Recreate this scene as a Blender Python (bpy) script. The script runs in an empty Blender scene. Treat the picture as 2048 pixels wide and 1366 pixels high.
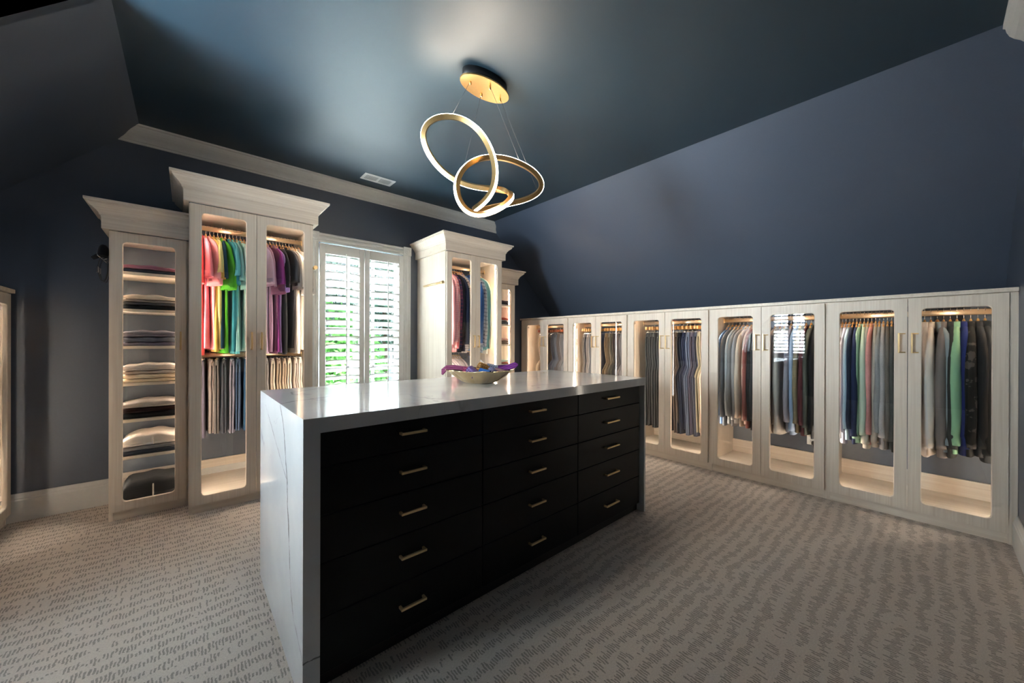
import bpy, math, random
from mathutils import Vector, Matrix
PI = math.pi
SC = bpy.context.scene
COL = SC.collection
R = math.radians

# ------------------------------------------------------------------ camera
cam_d = bpy.data.cameras.new('camera'); cam_d.sensor_width = 36.0; cam_d.lens = 741.086 * 36.0 / 2048.0
cam_d.clip_start = 0.02; cam_d.clip_end = 200
cam = bpy.data.objects.new('camera', cam_d); COL.objects.link(cam)
def cam_matrix(yaw, pitch, roll, loc):
    f = Vector((math.sin(yaw)*math.cos(pitch), math.cos(yaw)*math.cos(pitch), math.sin(pitch)))
    r = Vector((math.cos(yaw), -math.sin(yaw), 0)); u = r.cross(f)
    r2 = r*math.cos(roll) + u*math.sin(roll); u2 = -r*math.sin(roll) + u*math.cos(roll)
    m = Matrix.Identity(4)
    for i in range(3):
        m[i][0] = r2[i]; m[i][1] = u2[i]; m[i][2] = -f[i]; m[i][3] = loc[i]
    return m
cam.matrix_world = cam_matrix(0.720211, -0.001249, 0.003046, (0, 0, 1.17))
SC.camera = cam

# ------------------------------------------------------------------ world, daylight, exposure
SC.view_settings.view_transform = 'Standard'; SC.view_settings.look = 'None'
SC.view_settings.exposure = 1.74; SC.view_settings.gamma = 1.0; SC.view_settings.use_curve_mapping = False
W = bpy.data.worlds.new('sky'); SC.world = W; W.use_nodes = True
_bg = W.node_tree.nodes['Background']; _bg.inputs[0].default_value = (0.80, 0.90, 1.0, 1); _bg.inputs[1].default_value = 1.15
def area(name, loc, rot, sx, sy, power, color, portal=False):
    l = bpy.data.lights.new(name, 'AREA'); l.shape = 'RECTANGLE'; l.size = sx; l.size_y = sy; l.energy = power; l.color = color
    if portal: l.cycles.is_portal = True
    o = bpy.data.objects.new(name, l); COL.objects.link(o); o.location = loc; o.rotation_euler = rot
    return o
# daylight for the place's two windows: the sky outside the shuttered one, and the dormer window seen mirrored in the cabinet glass
area('window_back_sky_offscreen', (1.372, 5.2, 3.45), (R(-30), 0, 0), 3.0, 1.7, 3600.0, (0.86, 0.93, 1.0))
area('window_dormer_offscreen', (-2.62, 2.005, 1.45), (0, R(-90), 0), 1.20, 0.72, 430.0, (0.82, 0.91, 1.0))

LED_W = (1.0, 0.86, 0.71)      # cabinet strip colour
LED_S = 18.0                   # cabinet strip strength
CHAND_S = 30.0                 # chandelier strip strength
# ------------------------------------------------------------------ mesh helper
class MB:
    def __init__(s): s.v = []; s.f = []; s.sm = []
    def add(s, vs, fs, smooth=False):
        b = len(s.v); s.v += [tuple(p) for p in vs]
        for f in fs: s.f.append(tuple(i+b for i in f)); s.sm.append(smooth)
        return s
    def box(s, x0, x1, y0, y1, z0, z1):
        vs = [(x0,y0,z0),(x1,y0,z0),(x1,y1,z0),(x0,y1,z0),(x0,y0,z1),(x1,y0,z1),(x1,y1,z1),(x0,y1,z1)]
        return s.add(vs, [(0,3,2,1),(4,5,6,7),(0,1,5,4),(1,2,6,5),(2,3,7,6),(3,0,4,7)])
    def bbox(s, x0, x1, y0, y1, z0, z1, b=0.003):
        """box with chamfered edges"""
        xs = (x0, x0+b, x1-b, x1); ys = (y0, y0+b, y1-b, y1); zs = (z0, z0+b, z1-b, z1)
        vs = []; idx = {}
        def P(i, j, k):
            key = (i, j, k)
            if key not in idx: idx[key] = len(vs); vs.append((xs[i], ys[j], zs[k]))
            return idx[key]
        fs = []
        for k in (0, 3):
            q = [P(1,1,k),P(2,1,k),P(2,2,k),P(1,2,k)]; fs.append(q if k else q[::-1])
        for j in (0, 3):
            q = [P(1,j,1),P(2,j,1),P(2,j,2),P(1,j,2)]; fs.append(q[::-1] if j else q)
        for i in (0, 3):
            q = [P(i,1,1),P(i,2,1),P(i,2,2),P(i,1,2)]; fs.append(q if i else q[::-1])
        for a in (0, 1):
            for c in (0, 1):
                A = 3*a; C = 3*c; a1 = 1+a; c1 = 1+c
                fs.append((P(A,c1,1),P(A,c1,2),P(a1,C,2),P(a1,C,1)))
                fs.append((P(A,1,c1),P(A,2,c1),P(a1,2,C),P(a1,1,C)))
                fs.append((P(1,A,c1),P(2,A,c1),P(2,a1,C),P(1,a1,C)))
                for e in (0, 1):
                    E_ = 3*e; e1 = 1+e
                    fs.append((P(A,c1,e1),P(a1,C,e1),P(a1,c1,E_)))
        return s.add(vs, fs)
    def loops(s, loops, closed=True, cap0=True, cap1=True, smooth=True, ring=False):
        n = len(loops[0]); vs = [p for l in loops for p in l]; fs = []
        m = len(loops)
        for i in range(m if ring else m-1):
            j2 = (i+1) % m
            for k in range(n if closed else n-1):
                k2 = (k+1) % n
                fs.append((i*n+k, i*n+k2, j2*n+k2, j2*n+k))
        s.add(vs, fs, smooth)
        if not ring and closed:
            b = len(s.v)-len(vs)
            if cap0: s.f.append(tuple(b+k for k in range(n-1, -1, -1))); s.sm.append(False)
            if cap1: s.f.append(tuple(b+(m-1)*n+k for k in range(n))); s.sm.append(False)
        return s
    def tube(s, pts, r, n=8, caps=True):
        pts = [Vector(p) for p in pts]; L = []
        up = Vector((0, 0, 1))
        for i, p in enumerate(pts):
            t = (pts[min(i+1, len(pts)-1)] - pts[max(i-1, 0)]).normalized()
            if i == 0:
                a = t.cross(up)
                if a.length < 1e-3: a = t.cross(Vector((1, 0, 0)))
                a.normalize()
            else:
                a = (a - t*a.dot(t)); a.normalize()
            b = t.cross(a); rr = r[i] if isinstance(r, (list, tuple)) else r
            L.append([p + a*math.cos(2*PI*k/n)*rr + b*math.sin(2*PI*k/n)*rr for k in range(n)])
        return s.loops(L, cap0=caps, cap1=caps)
    def lathe(s, prof, n=24, c=(0, 0, 0), cap0=True, cap1=True):
        return s.loops([[(c[0]+r*math.cos(2*PI*k/n), c[1]+r*math.sin(2*PI*k/n), c[2]+z) for k in range(n)] for r, z in prof], cap0=cap0, cap1=cap1)
    def extrude(s, prof, axis, a, b, smooth=False):
        """profile of 2-D points (the other two axes in order) extruded along axis from a to b"""
        def P(q, t):
            return (t, q[0], q[1]) if axis == 'x' else ((q[0], t, q[1]) if axis == 'y' else (q[0], q[1], t))
        return s.loops([[P(q, a) for q in prof], [P(q, b) for q in prof]], smooth=smooth)
    def mesh(s, name):
        me = bpy.data.meshes.new(name); me.from_pydata(s.v, [], s.f); me.update()
        me.polygons.foreach_set('use_smooth', s.sm); me.update()
        return me

def fix_normals(me):
    import bmesh
    bm = bmesh.new(); bm.from_mesh(me); bmesh.ops.recalc_face_normals(bm, faces=bm.faces); bm.to_mesh(me); bm.free()

def obj(name, mb, mat, parent=None, loc=None):
    me = mb.mesh(name) if isinstance(mb, MB) else mb
    if isinstance(mb, MB): fix_normals(me)
    if mat is not None and len(me.materials) == 0: me.materials.append(mat)
    o = bpy.data.objects.new(name, me); COL.objects.link(o)
    if parent: o.parent = parent
    if loc: o.location = loc
    return o
def inst(name, me, mat, parent=None, loc=None):
    """object sharing mesh data, with the material on the object"""
    if len(me.materials) == 0: me.materials.append(None)
    o = bpy.data.objects.new(name, me); COL.objects.link(o)
    o.material_slots[0].link = 'OBJECT'; o.material_slots[0].material = mat
    if parent: o.parent = parent
    if loc: o.location = loc
    return o
def tag(o, label, cat, group=None):
    o['label'] = label; o['category'] = cat
    if group: o['group'] = group
    return o
def thing(name, label, cat, loc=(0, 0, 0), rz=0.0, group=None):
    o = bpy.data.objects.new(name, None); o.empty_display_size = 0.1; COL.objects.link(o)
    o.location = loc; o.rotation_euler = (0, 0, rz)
    return tag(o, label, cat, group)
def struct(name, mb, mat, parent=None):
    o = obj(name, mb, mat, parent)
    if not parent: o['kind'] = 'structure'
    return o

# ------------------------------------------------------------------ materials
def nodes(name):
    m = bpy.data.materials.new(name); m.use_nodes = True
    nt = m.node_tree; b = nt.nodes['Principled BSDF']
    return m, nt, b
def N(nt, t, **kw):
    n = nt.nodes.new(t)
    for k, v in kw.items(): setattr(n, k, v)
    return n
def L(nt, a, b): nt.links.new(a, b)
def mapping(nt, scale, coord='Object'):
    tc = N(nt, 'ShaderNodeTexCoord'); mp = N(nt, 'ShaderNodeMapping'); mp.inputs['Scale'].default_value = scale
    L(nt, tc.outputs[coord], mp.inputs['Vector']); return mp.outputs['Vector']
def noise(nt, vec, scale, detail=3, rough=0.55):
    n = N(nt, 'ShaderNodeTexNoise'); n.inputs['Scale'].default_value = scale; n.inputs['Detail'].default_value = detail
    n.inputs['Roughness'].default_value = rough
    if vec is not None: L(nt, vec, n.inputs['Vector'])
    return n.outputs['Fac']
def ramp(nt, fac, stops):
    r = N(nt, 'ShaderNodeValToRGB'); e = r.color_ramp.elements
    while len(e) < len(stops): e.new(0.5)
    for i, (p, c) in enumerate(stops): e[i].position = p; e[i].color = (c[0], c[1], c[2], 1)
    L(nt, fac, r.inputs['Fac']); return r.outputs['Color']
def bump(nt, b, h, strength, dist=0.002):
    n = N(nt, 'ShaderNodeBump'); n.inputs['Strength'].default_value = strength; n.inputs['Distance'].default_value = dist
    L(nt, h, n.inputs['Height']); L(nt, n.outputs['Normal'], b.inputs['Normal'])
def math_(nt, op, a, b=None, c=None):
    n = N(nt, 'ShaderNodeMath', operation=op)
    for i, v in enumerate((a, b, c)):
        if v is None: continue
        if isinstance(v, (int, float)): n.inputs[i].default_value = v
        else: L(nt, v, n.inputs[i])
    return n.outputs[0]
def plain(name, col, rough=0.5, metal=0.0, spec=0.5, var=0.06, nscale=40, bumps=0.0):
    m, nt, b = nodes(name)
    f = noise(nt, mapping(nt, (1, 1, 1)), nscale)
    lo = [c*(1-var) for c in col]; hi = [min(1, c*(1+var)) for c in col]
    L(nt, ramp(nt, f, [(0.3, lo), (0.7, hi)]), b.inputs['Base Color'])
    b.inputs['Roughness'].default_value = rough; b.inputs['Metallic'].default_value = metal
    b.inputs['Specular IOR Level'].default_value = spec
    if bumps: bump(nt, b, f, bumps, 0.001)
    return m
def emit(name, col, s):
    m = bpy.data.materials.new(name); m.use_nodes = True; nt = m.node_tree
    nt.nodes.remove(nt.nodes['Principled BSDF']); e = N(nt, 'ShaderNodeEmission')
    e.inputs[0].default_value = (*col, 1); e.inputs[1].default_value = s
    L(nt, e.outputs[0], nt.nodes['Material Output'].inputs[0]); return m
def wood(name, c1, c2, axis='z', rough=0.45):
    m, nt, b = nodes(name)
    sc = {'z': (90, 90, 1.6), 'x': (1.6, 90, 90), 'y': (90, 1.6, 90)}[axis]
    v = mapping(nt, sc)
    f = noise(nt, v, 1.0, 4, 0.6)
    sc2 = tuple(s*0.22 if s > 5 else s*0.5 for s in sc)
    f2 = noise(nt, mapping(nt, sc2), 1.0, 2)
    s = math_(nt, 'ADD', math_(nt, 'MULTIPLY', f, 0.65), math_(nt, 'MULTIPLY', f2, 0.35))
    L(nt, ramp(nt, s, [(0.34, c1), (0.62, c2)]), b.inputs['Base Color'])
    b.inputs['Roughness'].default_value = rough
    bump(nt, b, f, 0.12, 0.001)
    return m
def thin_glass(name, tint=(0.97, 0.985, 0.98), ior=1.5, gain=1.0):
    m = bpy.data.materials.new(name); m.use_nodes = True; nt = m.node_tree
    nt.nodes.remove(nt.nodes['Principled BSDF'])
    fr = N(nt, 'ShaderNodeFresnel'); fr.inputs['IOR'].default_value = ior
    t = N(nt, 'ShaderNodeBsdfTransparent'); t.inputs[0].default_value = (*tint, 1)
    g = N(nt, 'ShaderNodeBsdfGlossy'); g.inputs['Roughness'].default_value = 0.0; g.inputs[0].default_value = (1, 1, 1, 1)
    mx = N(nt, 'ShaderNodeMixShader')
    ge = N(nt, 'ShaderNodeNewGeometry')
    L(nt, math_(nt, 'MULTIPLY', math_(nt, 'MULTIPLY', fr.outputs[0], gain), math_(nt, 'SUBTRACT', 1.0, ge.outputs['Backfacing'])), mx.inputs[0]); L(nt, t.outputs[0], mx.inputs[1]); L(nt, g.outputs[0], mx.inputs[2])
    L(nt, mx.outputs[0], nt.nodes['Material Output'].inputs[0]); return m
def marble(name):
    m, nt, b = nodes(name)
    v = mapping(nt, (1, 1, 1))
    # long wandering veins: thin iso-lines of warped noise
    def veins(scale, seed, width, stretch):
        mp = N(nt, 'ShaderNodeMapping'); mp.inputs['Scale'].default_value = stretch; mp.inputs['Location'].default_value = seed
        mp.inputs['Rotation'].default_value = (0.35, 0.25, 0.3)
        L(nt, v, mp.inputs['Vector'])
        n = noise(nt, mp.outputs[0], scale, 5, 0.5)
        d = math_(nt, 'ABSOLUTE', math_(nt, 'SUBTRACT', n, 0.5))
        return math_(nt, 'SUBTRACT', 1.0, math_(nt, 'MINIMUM', math_(nt, 'DIVIDE', d, width), 1.0))
    v1 = veins(1.1, (3.3, 1.2, 0.4), 0.007, (1.4, 0.9, 0.5))
    v2 = veins(2.3, (7.1, 4.6, 2.4), 0.004, (1.2, 1.0, 0.5))
    br = noise(nt, v, 2.2, 2)
    brm = math_(nt, 'MINIMUM', math_(nt, 'MAXIMUM', math_(nt, 'MULTIPLY', math_(nt, 'SUBTRACT', br, 0.46), 6.0), 0.0), 1.0)
    vein = math_(nt, 'MINIMUM', math_(nt, 'ADD', math_(nt, 'MULTIPLY', v1, brm), math_(nt, 'MULTIPLY', math_(nt, 'MULTIPLY', v2, 0.5), brm)), 1.0)
    sp = N(nt, 'ShaderNodeSeparateXYZ'); L(nt, v, sp.inputs[0]); X, Y, Z = sp.outputs
    wv = math_(nt, 'MULTIPLY', math_(nt, 'SUBTRACT', noise(nt, v, 9.0, 5, 0.65), 0.5), 0.05)
    thick = noise(nt, v, 14.0, 3)
    def curve(t_, pts, lo, hi):
        g = ramp(nt, t_, [(p, ((q-lo)/(hi-lo),)*3) for p, q in pts])
        return math_(nt, 'ADD', math_(nt, 'MULTIPLY', g, hi-lo), lo)
    def line(d_, w_, m_):
        k = math_(nt, 'SUBTRACT', 1.0, math_(nt, 'MINIMUM', math_(nt, 'DIVIDE', math_(nt, 'ABSOLUTE', d_), math_(nt, 'MULTIPLY', math_(nt, 'MAXIMUM', math_(nt, 'SUBTRACT', thick, 0.25), 0.04), w_)), 1.0))
        return math_(nt, 'MULTIPLY', k, m_)
    endm = math_(nt, 'LESS_THAN', X, 0.330); topm = math_(nt, 'MULTIPLY', math_(nt, 'GREATER_THAN', Z, 0.915), math_(nt, 'LESS_THAN', X, 0.72))
    yc = curve(Z, [(0.0, 1.2), (0.138, 1.30), (0.17, 1.348), (0.212, 1.445), (0.321, 1.504), (0.487, 1.531), (0.659, 1.56), (0.811, 1.608), (0.866, 1.637), (0.918, 1.695)], 1.2, 1.8)
    l1 = line(math_(nt, 'ADD', math_(nt, 'SUBTRACT', Y, yc), wv), 0.036, math_(nt, 'MULTIPLY', endm, math_(nt, 'MULTIPLY', math_(nt, 'LESS_THAN', Z, 0.915), math_(nt, 'GREATER_THAN', Z, 0.13))))
    y2 = math_(nt, 'ADD', math_(nt, 'MULTIPLY', math_(nt, 'SUBTRACT', Z, 0.686), 2.29), 1.635)
    l2 = line(math_(nt, 'ADD', math_(nt, 'SUBTRACT', Y, y2), wv), 0.030, math_(nt, 'MULTIPLY', endm, math_(nt, 'MULTIPLY', math_(nt, 'GREATER_THAN', Z, 0.66), math_(nt, 'LESS_THAN', Z, 0.87))))
    y3 = curve(X, [(0.276, 1.691), (0.325, 1.73), (0.392, 1.745), (0.481, 1.778), (0.72, 1.78)], 1.6, 1.9)
    l3 = line(math_(nt, 'ADD', math_(nt, 'SUBTRACT', Y, y3), wv), 0.030, math_(nt, 'MULTIPLY', topm, math_(nt, 'SUBTRACT', 1.25, math_(nt, 'MULTIPLY', X, 1.5))))
    vein = math_(nt, 'MINIMUM', math_(nt, 'ADD', math_(nt, 'MULTIPLY', vein, 0.55), math_(nt, 'ADD', l1, math_(nt, 'ADD', l2, l3))), 1.0)
    cloud = noise(nt, v, 3.0, 4)
    base = ramp(nt, cloud, [(0.3, (0.66, 0.66, 0.67)), (0.7, (0.78, 0.775, 0.77))])
    mx = N(nt, 'ShaderNodeMix', data_type='RGBA'); mx.inputs['B'].default_value = (0.12, 0.12, 0.13, 1)
    L(nt, vein, mx.inputs['Factor']); L(nt, base, mx.inputs['A']); L(nt, mx.outputs['Result'], b.inputs['Base Color'])
    b.inputs['Roughness'].default_value = 0.10; b.inputs['Specular IOR Level'].default_value = 0.6
    return m
def carpet(name):
    m, nt, b = nodes(name)
    tc = N(nt, 'ShaderNodeTexCoord'); sp = N(nt, 'ShaderNodeSeparateXYZ'); L(nt, tc.outputs['Object'], sp.inputs[0])
    X, Y = sp.outputs[0], sp.outputs[1]
    wob = noise(nt, mapping(nt, (2.2, 2.2, 1)), 1.0, 2)
    wob2 = noise(nt, mapping(nt, (14, 14, 1)), 1.0, 3)
    yy = math_(nt, 'ADD', Y, math_(nt, 'ADD', math_(nt, 'MULTIPLY', wob, 0.10), math_(nt, 'MULTIPLY', wob2, 0.045)))
    v = math_(nt, 'DIVIDE', yy, 0.064)
    band = math_(nt, 'FLOOR', v); fr = math_(nt, 'FRACT', v)
    xx = math_(nt, 'ADD', X, math_(nt, 'MULTIPLY', noise(nt, mapping(nt, (30, 30, 1)), 1.0, 3), 0.016))
    u = math_(nt, 'DIVIDE', math_(nt, 'ADD', xx, math_(nt, 'MULTIPLY', band, 0.0037)), 0.0105)
    cell = math_(nt, 'FLOOR', u); fu = math_(nt, 'FRACT', u)
    cb = N(nt, 'ShaderNodeCombineXYZ'); L(nt, cell, cb.inputs[0]); L(nt, band, cb.inputs[1])
    wn = N(nt, 'ShaderNodeTexWhiteNoise', noise_dimensions='2D'); L(nt, cb.outputs[0], wn.inputs['Vector'])
    sr = N(nt, 'ShaderNodeSeparateColor'); L(nt, wn.outputs['Color'], sr.inputs[0])
    blk = noise(nt, mapping(nt, (7, 14, 1)), 1.0, 1)
    lo = math_(nt, 'ADD', 0.14, math_(nt, 'MULTIPLY', sr.outputs[0], 0.34))
    hi = math_(nt, 'SUBTRACT', 0.98, math_(nt, 'MULTIPLY', sr.outputs[1], 0.34))
    inb = math_(nt, 'MULTIPLY', math_(nt, 'GREATER_THAN', fr, lo), math_(nt, 'LESS_THAN', fr, hi))
    jag = noise(nt, mapping(nt, (160, 60, 1)), 1.0, 3)
    tick = math_(nt, 'LESS_THAN', math_(nt, 'ADD', fu, math_(nt, 'MULTIPLY', math_(nt, 'SUBTRACT', jag, 0.5), 1.1)), 0.55)
    keep = math_(nt, 'GREATER_THAN', math_(nt, 'ADD', math_(nt, 'MULTIPLY', sr.outputs[2], 0.35), blk), 0.5)
    mask = math_(nt, 'MULTIPLY', math_(nt, 'MULTIPLY', inb, tick), keep)
    fine = math_(nt, 'ADD', math_(nt, 'MULTIPLY', noise(nt, mapping(nt, (1, 1, 1)), 420, 2), 0.5), math_(nt, 'MULTIPLY', noise(nt, mapping(nt, (1, 1, 1)), 170, 2), 0.5))
    big = noise(nt, mapping(nt, (1, 1, 1)), 1.6, 2)
    light = ramp(nt, fine, [(0.32, (0.56, 0.475, 0.415)), (0.75, (0.78, 0.685, 0.605))])
    dark = ramp(nt, fine, [(0.32, (0.20, 0.17, 0.148)), (0.75, (0.37, 0.32, 0.275))])
    soft = math_(nt, 'MULTIPLY', mask, math_(nt, 'ADD', 0.42, math_(nt, 'MULTIPLY', jag, 0.7)))
    mx = N(nt, 'ShaderNodeMix', data_type='RGBA'); L(nt, soft, mx.inputs['Factor']); L(nt, light, mx.inputs['A']); L(nt, dark, mx.inputs['B'])
    L(nt, mx.outputs['Result'], b.inputs['Base Color'])
    b.inputs['Roughness'].default_value = 0.95; b.inputs['Specular IOR Level'].default_value = 0.1
    h = math_(nt, 'SUBTRACT', fine, math_(nt, 'MULTIPLY', mask, 0.9)); bump(nt, b, h, 0.7, 0.004)
    return m
_fab = {}
def fabric(col, pattern=None, col2=None, knit=False):
    key = (tuple(col), pattern, tuple(col2) if col2 else None, knit)
    if key in _fab: return _fab[key]
    m, nt, b = nodes('fabric_%d' % len(_fab)); _fab[key] = m
    v = mapping(nt, (1, 1, 1))
    f = noise(nt, v, 260 if knit else 500, 2)
    big = noise(nt, v, 9, 2)
    s = math_(nt, 'ADD', math_(nt, 'MULTIPLY', f, 0.6 if knit else 0.35), math_(nt, 'MULTIPLY', big, 0.4))
    k = 0.30 if knit else 0.10
    base = ramp(nt, s, [(0.2, [c*(1-k) for c in col]), (0.65, [min(1, c*(1+k*0.6)) for c in col])])
    if pattern:
        sp = N(nt, 'ShaderNodeSeparateXYZ'); tc = N(nt, 'ShaderNodeTexCoord'); L(nt, tc.outputs['Object'], sp.inputs[0])
        per = {'gingham': 0.013, 'plaid': 0.042, 'check': 0.024, 'camo': 1}[pattern]
        if pattern == 'camo':
            fac = math_(nt, 'GREATER_THAN', noise(nt, v, 16, 3), 0.58)
        else:
            w = 0.5 if pattern == 'gingham' else 0.28
            xy = math_(nt, 'ADD', sp.outputs[1], math_(nt, 'MULTIPLY', sp.outputs[0], 0.7))
            a = math_(nt, 'LESS_THAN', math_(nt, 'FRACT', math_(nt, 'DIVIDE', xy, per)), w)
            c = math_(nt, 'LESS_THAN', math_(nt, 'FRACT', math_(nt, 'DIVIDE', sp.outputs[2], per)), w)
            fac = math_(nt, 'MULTIPLY', math_(nt, 'ADD', a, c), 0.5)
        mx = N(nt, 'ShaderNodeMix', data_type='RGBA'); mx.inputs['B'].default_value = (*col2, 1)
        L(nt, fac, mx.inputs['Factor']); L(nt, base, mx.inputs['A']); base = mx.outputs['Result']
    L(nt, base, b.inputs['Base Color'])
    b.inputs['Roughness'].default_value = 0.9; b.inputs['Specular IOR Level'].default_value = 0.15
    b.inputs['Sheen Weight'].default_value = 0.04
    bump(nt, b, f, 0.35 if knit else 0.15, 0.002 if knit else 0.0008)
    return m
def paint(name, col, rough, spec=0.5):
    m, nt, b = nodes(name)
    f = noise(nt, mapping(nt, (1, 1, 1)), 140, 3)
    L(nt, ramp(nt, f, [(0.3, [c*0.96 for c in col]), (0.7, [c*1.04 for c in col])]), b.inputs['Base Color'])
    b.inputs['Roughness'].default_value = rough; b.inputs['Specular IOR Level'].default_value = spec
    bump(nt, b, f, 0.08, 0.0008)
    return m

M = {}
M['wall'] = paint('navy_wall_paint', (0.057, 0.073, 0.107), 0.42, 1.0)
M['ceiling'] = paint('teal_black_ceiling_paint', (0.012, 0.034, 0.054), 0.5, 1.0)
M['carpet'] = carpet('beige_patterned_carpet')
M['trim'] = plain('warm_white_trim', (0.62, 0.605, 0.58), 0.4, var=0.02)
M['white'] = plain('shutter_white', (0.80, 0.80, 0.79), 0.35, var=0.015)
M['oak'] = wood('washed_oak_vertical', (0.66, 0.545, 0.44), (0.80, 0.70, 0.59), 'z')
M['oakx'] = wood('washed_oak_across', (0.66, 0.545, 0.44), (0.80, 0.70, 0.59), 'x')
M['oakin'] = wood('washed_oak_inside', (0.66, 0.545, 0.44), (0.80, 0.70, 0.59), 'z')
M['oakinx'] = wood('washed_oak_inside_across', (0.66, 0.545, 0.44), (0.80, 0.70, 0.59), 'x')
M['glass'] = thin_glass('door_glass', gain=1.3)
M['wglass'] = thin_glass('window_glass', (0.95, 0.98, 0.97))
M['brass'] = plain('satin_champagne_brass', (0.74, 0.53, 0.27), 0.40, 0.8, var=0.03)
M['rod'] = plain('gold_closet_rod', (0.80, 0.60, 0.40), 0.30, 0.85, var=0.03)
M['gold'] = plain('brushed_gold', (0.72, 0.46, 0.20), 0.30, 1.0, var=0.05, nscale=120)
M['bronze'] = plain('champagne_bowl_metal', (0.66, 0.52, 0.34), 0.24, 1.0, var=0.10, nscale=14)
M['steel'] = plain('polished_steel', (0.75, 0.75, 0.76), 0.18, 1.0, var=0.02)
M['wire'] = plain('steel_cable', (0.03, 0.03, 0.035), 0.6, 0.0, var=0.02)
M['black'] = plain('black_lacquer', (0.0035, 0.004, 0.0055), 0.42, spec=0.2, var=0.05)
M['blackbody'] = plain('black_body', (0.004, 0.004, 0.005), 0.6, var=0.05)
M['marble'] = marble('white_veined_quartz')
M['led'] = emit('led_warm', LED_W, LED_S)
M['led_low'] = emit('led_warm_dim', LED_W, LED_S)
M['chled'] = emit('chandelier_led', (1.0, 0.88, 0.72), CHAND_S)
M['hangwood'] = wood('amber_hanger_wood', (0.50, 0.24, 0.07), (0.68, 0.36, 0.12), 'z', 0.35)
M['hangred'] = wood('mahogany_hanger_wood', (0.20, 0.05, 0.025), (0.32, 0.09, 0.04), 'z', 0.35)
M['hangpale'] = wood('pale_hanger_wood', (0.58, 0.42, 0.26), (0.70, 0.54, 0.36), 'z', 0.4)
M['plastic'] = plain('white_plastic', (0.78, 0.77, 0.74), 0.35, var=0.01)
M['dark'] = plain('dark_slot', (0.02, 0.02, 0.02), 0.5, var=0.02)
M['leaf'] = plain('leaf_green', (0.09, 0.28, 0.045), 0.5, var=0.5, nscale=1.3)
M['leaf2'] = plain('leaf_dark_green', (0.026, 0.10, 0.055), 0.5, var=0.5, nscale=1.3)
M['bark'] = plain('bark', (0.10, 0.075, 0.05), 0.9, var=0.3, nscale=20)
M['siding'] = plain('pale_blue_siding', (0.48, 0.56, 0.63), 0.6, var=0.04)
M['shingle'] = plain('grey_shingle', (0.15, 0.16, 0.175), 0.8, var=0.2)
M['lawn'] = plain('lawn', (0.16, 0.24, 0.10), 0.9, var=0.35, nscale=3)

# ================================================================== the setting
CZ = 2.73; YB = 3.89; YN = -0.32; XL = -0.262; XR = 3.01; XD = -2.45; YC = 2.43; YD = 1.58; KR = 4.13; KL = -1.40
WX0, WX1, WZ0, WZ1 = 0.945, 1.80, 0.50, 2.115            # shuttered window opening
struct('floor', MB().box(XD-0.1, 4.6, YN-0.02, YB+0.05, -0.06, 0.0), M['carpet'])
c = MB().box(XL-0.001, XR+0.001, YN-0.02, YB+0.03, CZ, CZ+0.06)
c.box(XD-0.1, XL-0.001, YD-0.03, YC+0.03, CZ, CZ+0.06)
struct('ceiling', c, M['ceiling'])
# sloped ceilings at 45 degrees
d = 0.06
struct('ceiling_slope_right', MB().extrude([(XR, CZ), (XR+1.46, CZ-1.46), (XR+1.46+d, CZ-1.46+d), (XR+d, CZ+d)], 'y', YN-0.02, YB+0.03), M['wall'])
struct('ceiling_slope_left', MB().extrude([(XL, CZ), (XL-1.36, CZ-1.36), (XL-1.36-d, CZ-1.36+d), (XL-d, CZ+d)], 'y', YC, YB+0.03).extrude([(XL, CZ), (XL-1.36, CZ-1.36), (XL-1.36-d, CZ-1.36+d), (XL-d, CZ+d)], 'y', YN-0.02, YD), M['wall'])
# window wall with its opening
T = 0.16
w = MB()
def wall_piece(poly):
    w.extrude(poly, 'y', YB, YB+T)
wall_piece([(-1.7, -0.05), (WX0, -0.05), (WX0, CZ+0.05), (XL-0.05, CZ+0.05), (-1.7, CZ-1.3)])
wall_piece([(WX1, -0.05), (4.45, -0.05), (4.45, CZ-1.3), (XR+0.05, CZ+0.05), (WX1, CZ+0.05)])
w.box(WX0, WX1, YB, YB+T, -0.05, WZ0); w.box(WX0, WX1, YB, YB+T, WZ1, CZ+0.05)
struct('wall_back', w, M['wall'])
struct('wall_right', MB().box(KR, KR+0.05, YN-0.02, YB+0.01, -0.02, 1.50), M['wall'])
struct('wall_left', MB().box(KL-0.05, KL, YC, YB+0.01, -0.02, 1.60).box(KL-0.05, KL, YN-0.02, YD, -0.02, 1.60), M['wall'])
HX0, HX1, HZ = -0.62, 0.42, 2.08                          # doorway behind the camera
struct('wall_near', MB().box(XD-0.1, HX0, YN-0.10, YN, -0.05, CZ+0.05).box(HX1, 4.6, YN-0.10, YN, -0.05, CZ+0.05).box(HX0, HX1, YN-0.10, YN, HZ, CZ+0.05), M['wall'])
struct('wall_hall', MB().box(-1.6, -1.55, -2.6, YN-0.10, -0.05, 2.6).box(1.35, 1.40, -2.6, YN-0.10, -0.05, 2.6).box(-1.6, 1.4, -2.65, -2.6, -0.05, 2.6), M['wall'])
struct('ceiling_hall', MB().box(-1.6, 1.4, -2.65, YN-0.10, 2.55, 2.62), M['wall'])
struct('floor_hall', MB().box(-1.6, 1.4, -2.65, YN-0.02, -0.06, 0.0), M['carpet'])
struct('door_1', MB().box(HX0-0.09, HX0, YN-0.12, YN+0.018, 0, HZ+0.09).box(HX1, HX1+0.09, YN-0.12, YN+0.018, 0, HZ+0.09).box(HX0, HX1, YN-0.12, YN+0.018, HZ, HZ+0.09), M['trim'])
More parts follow.
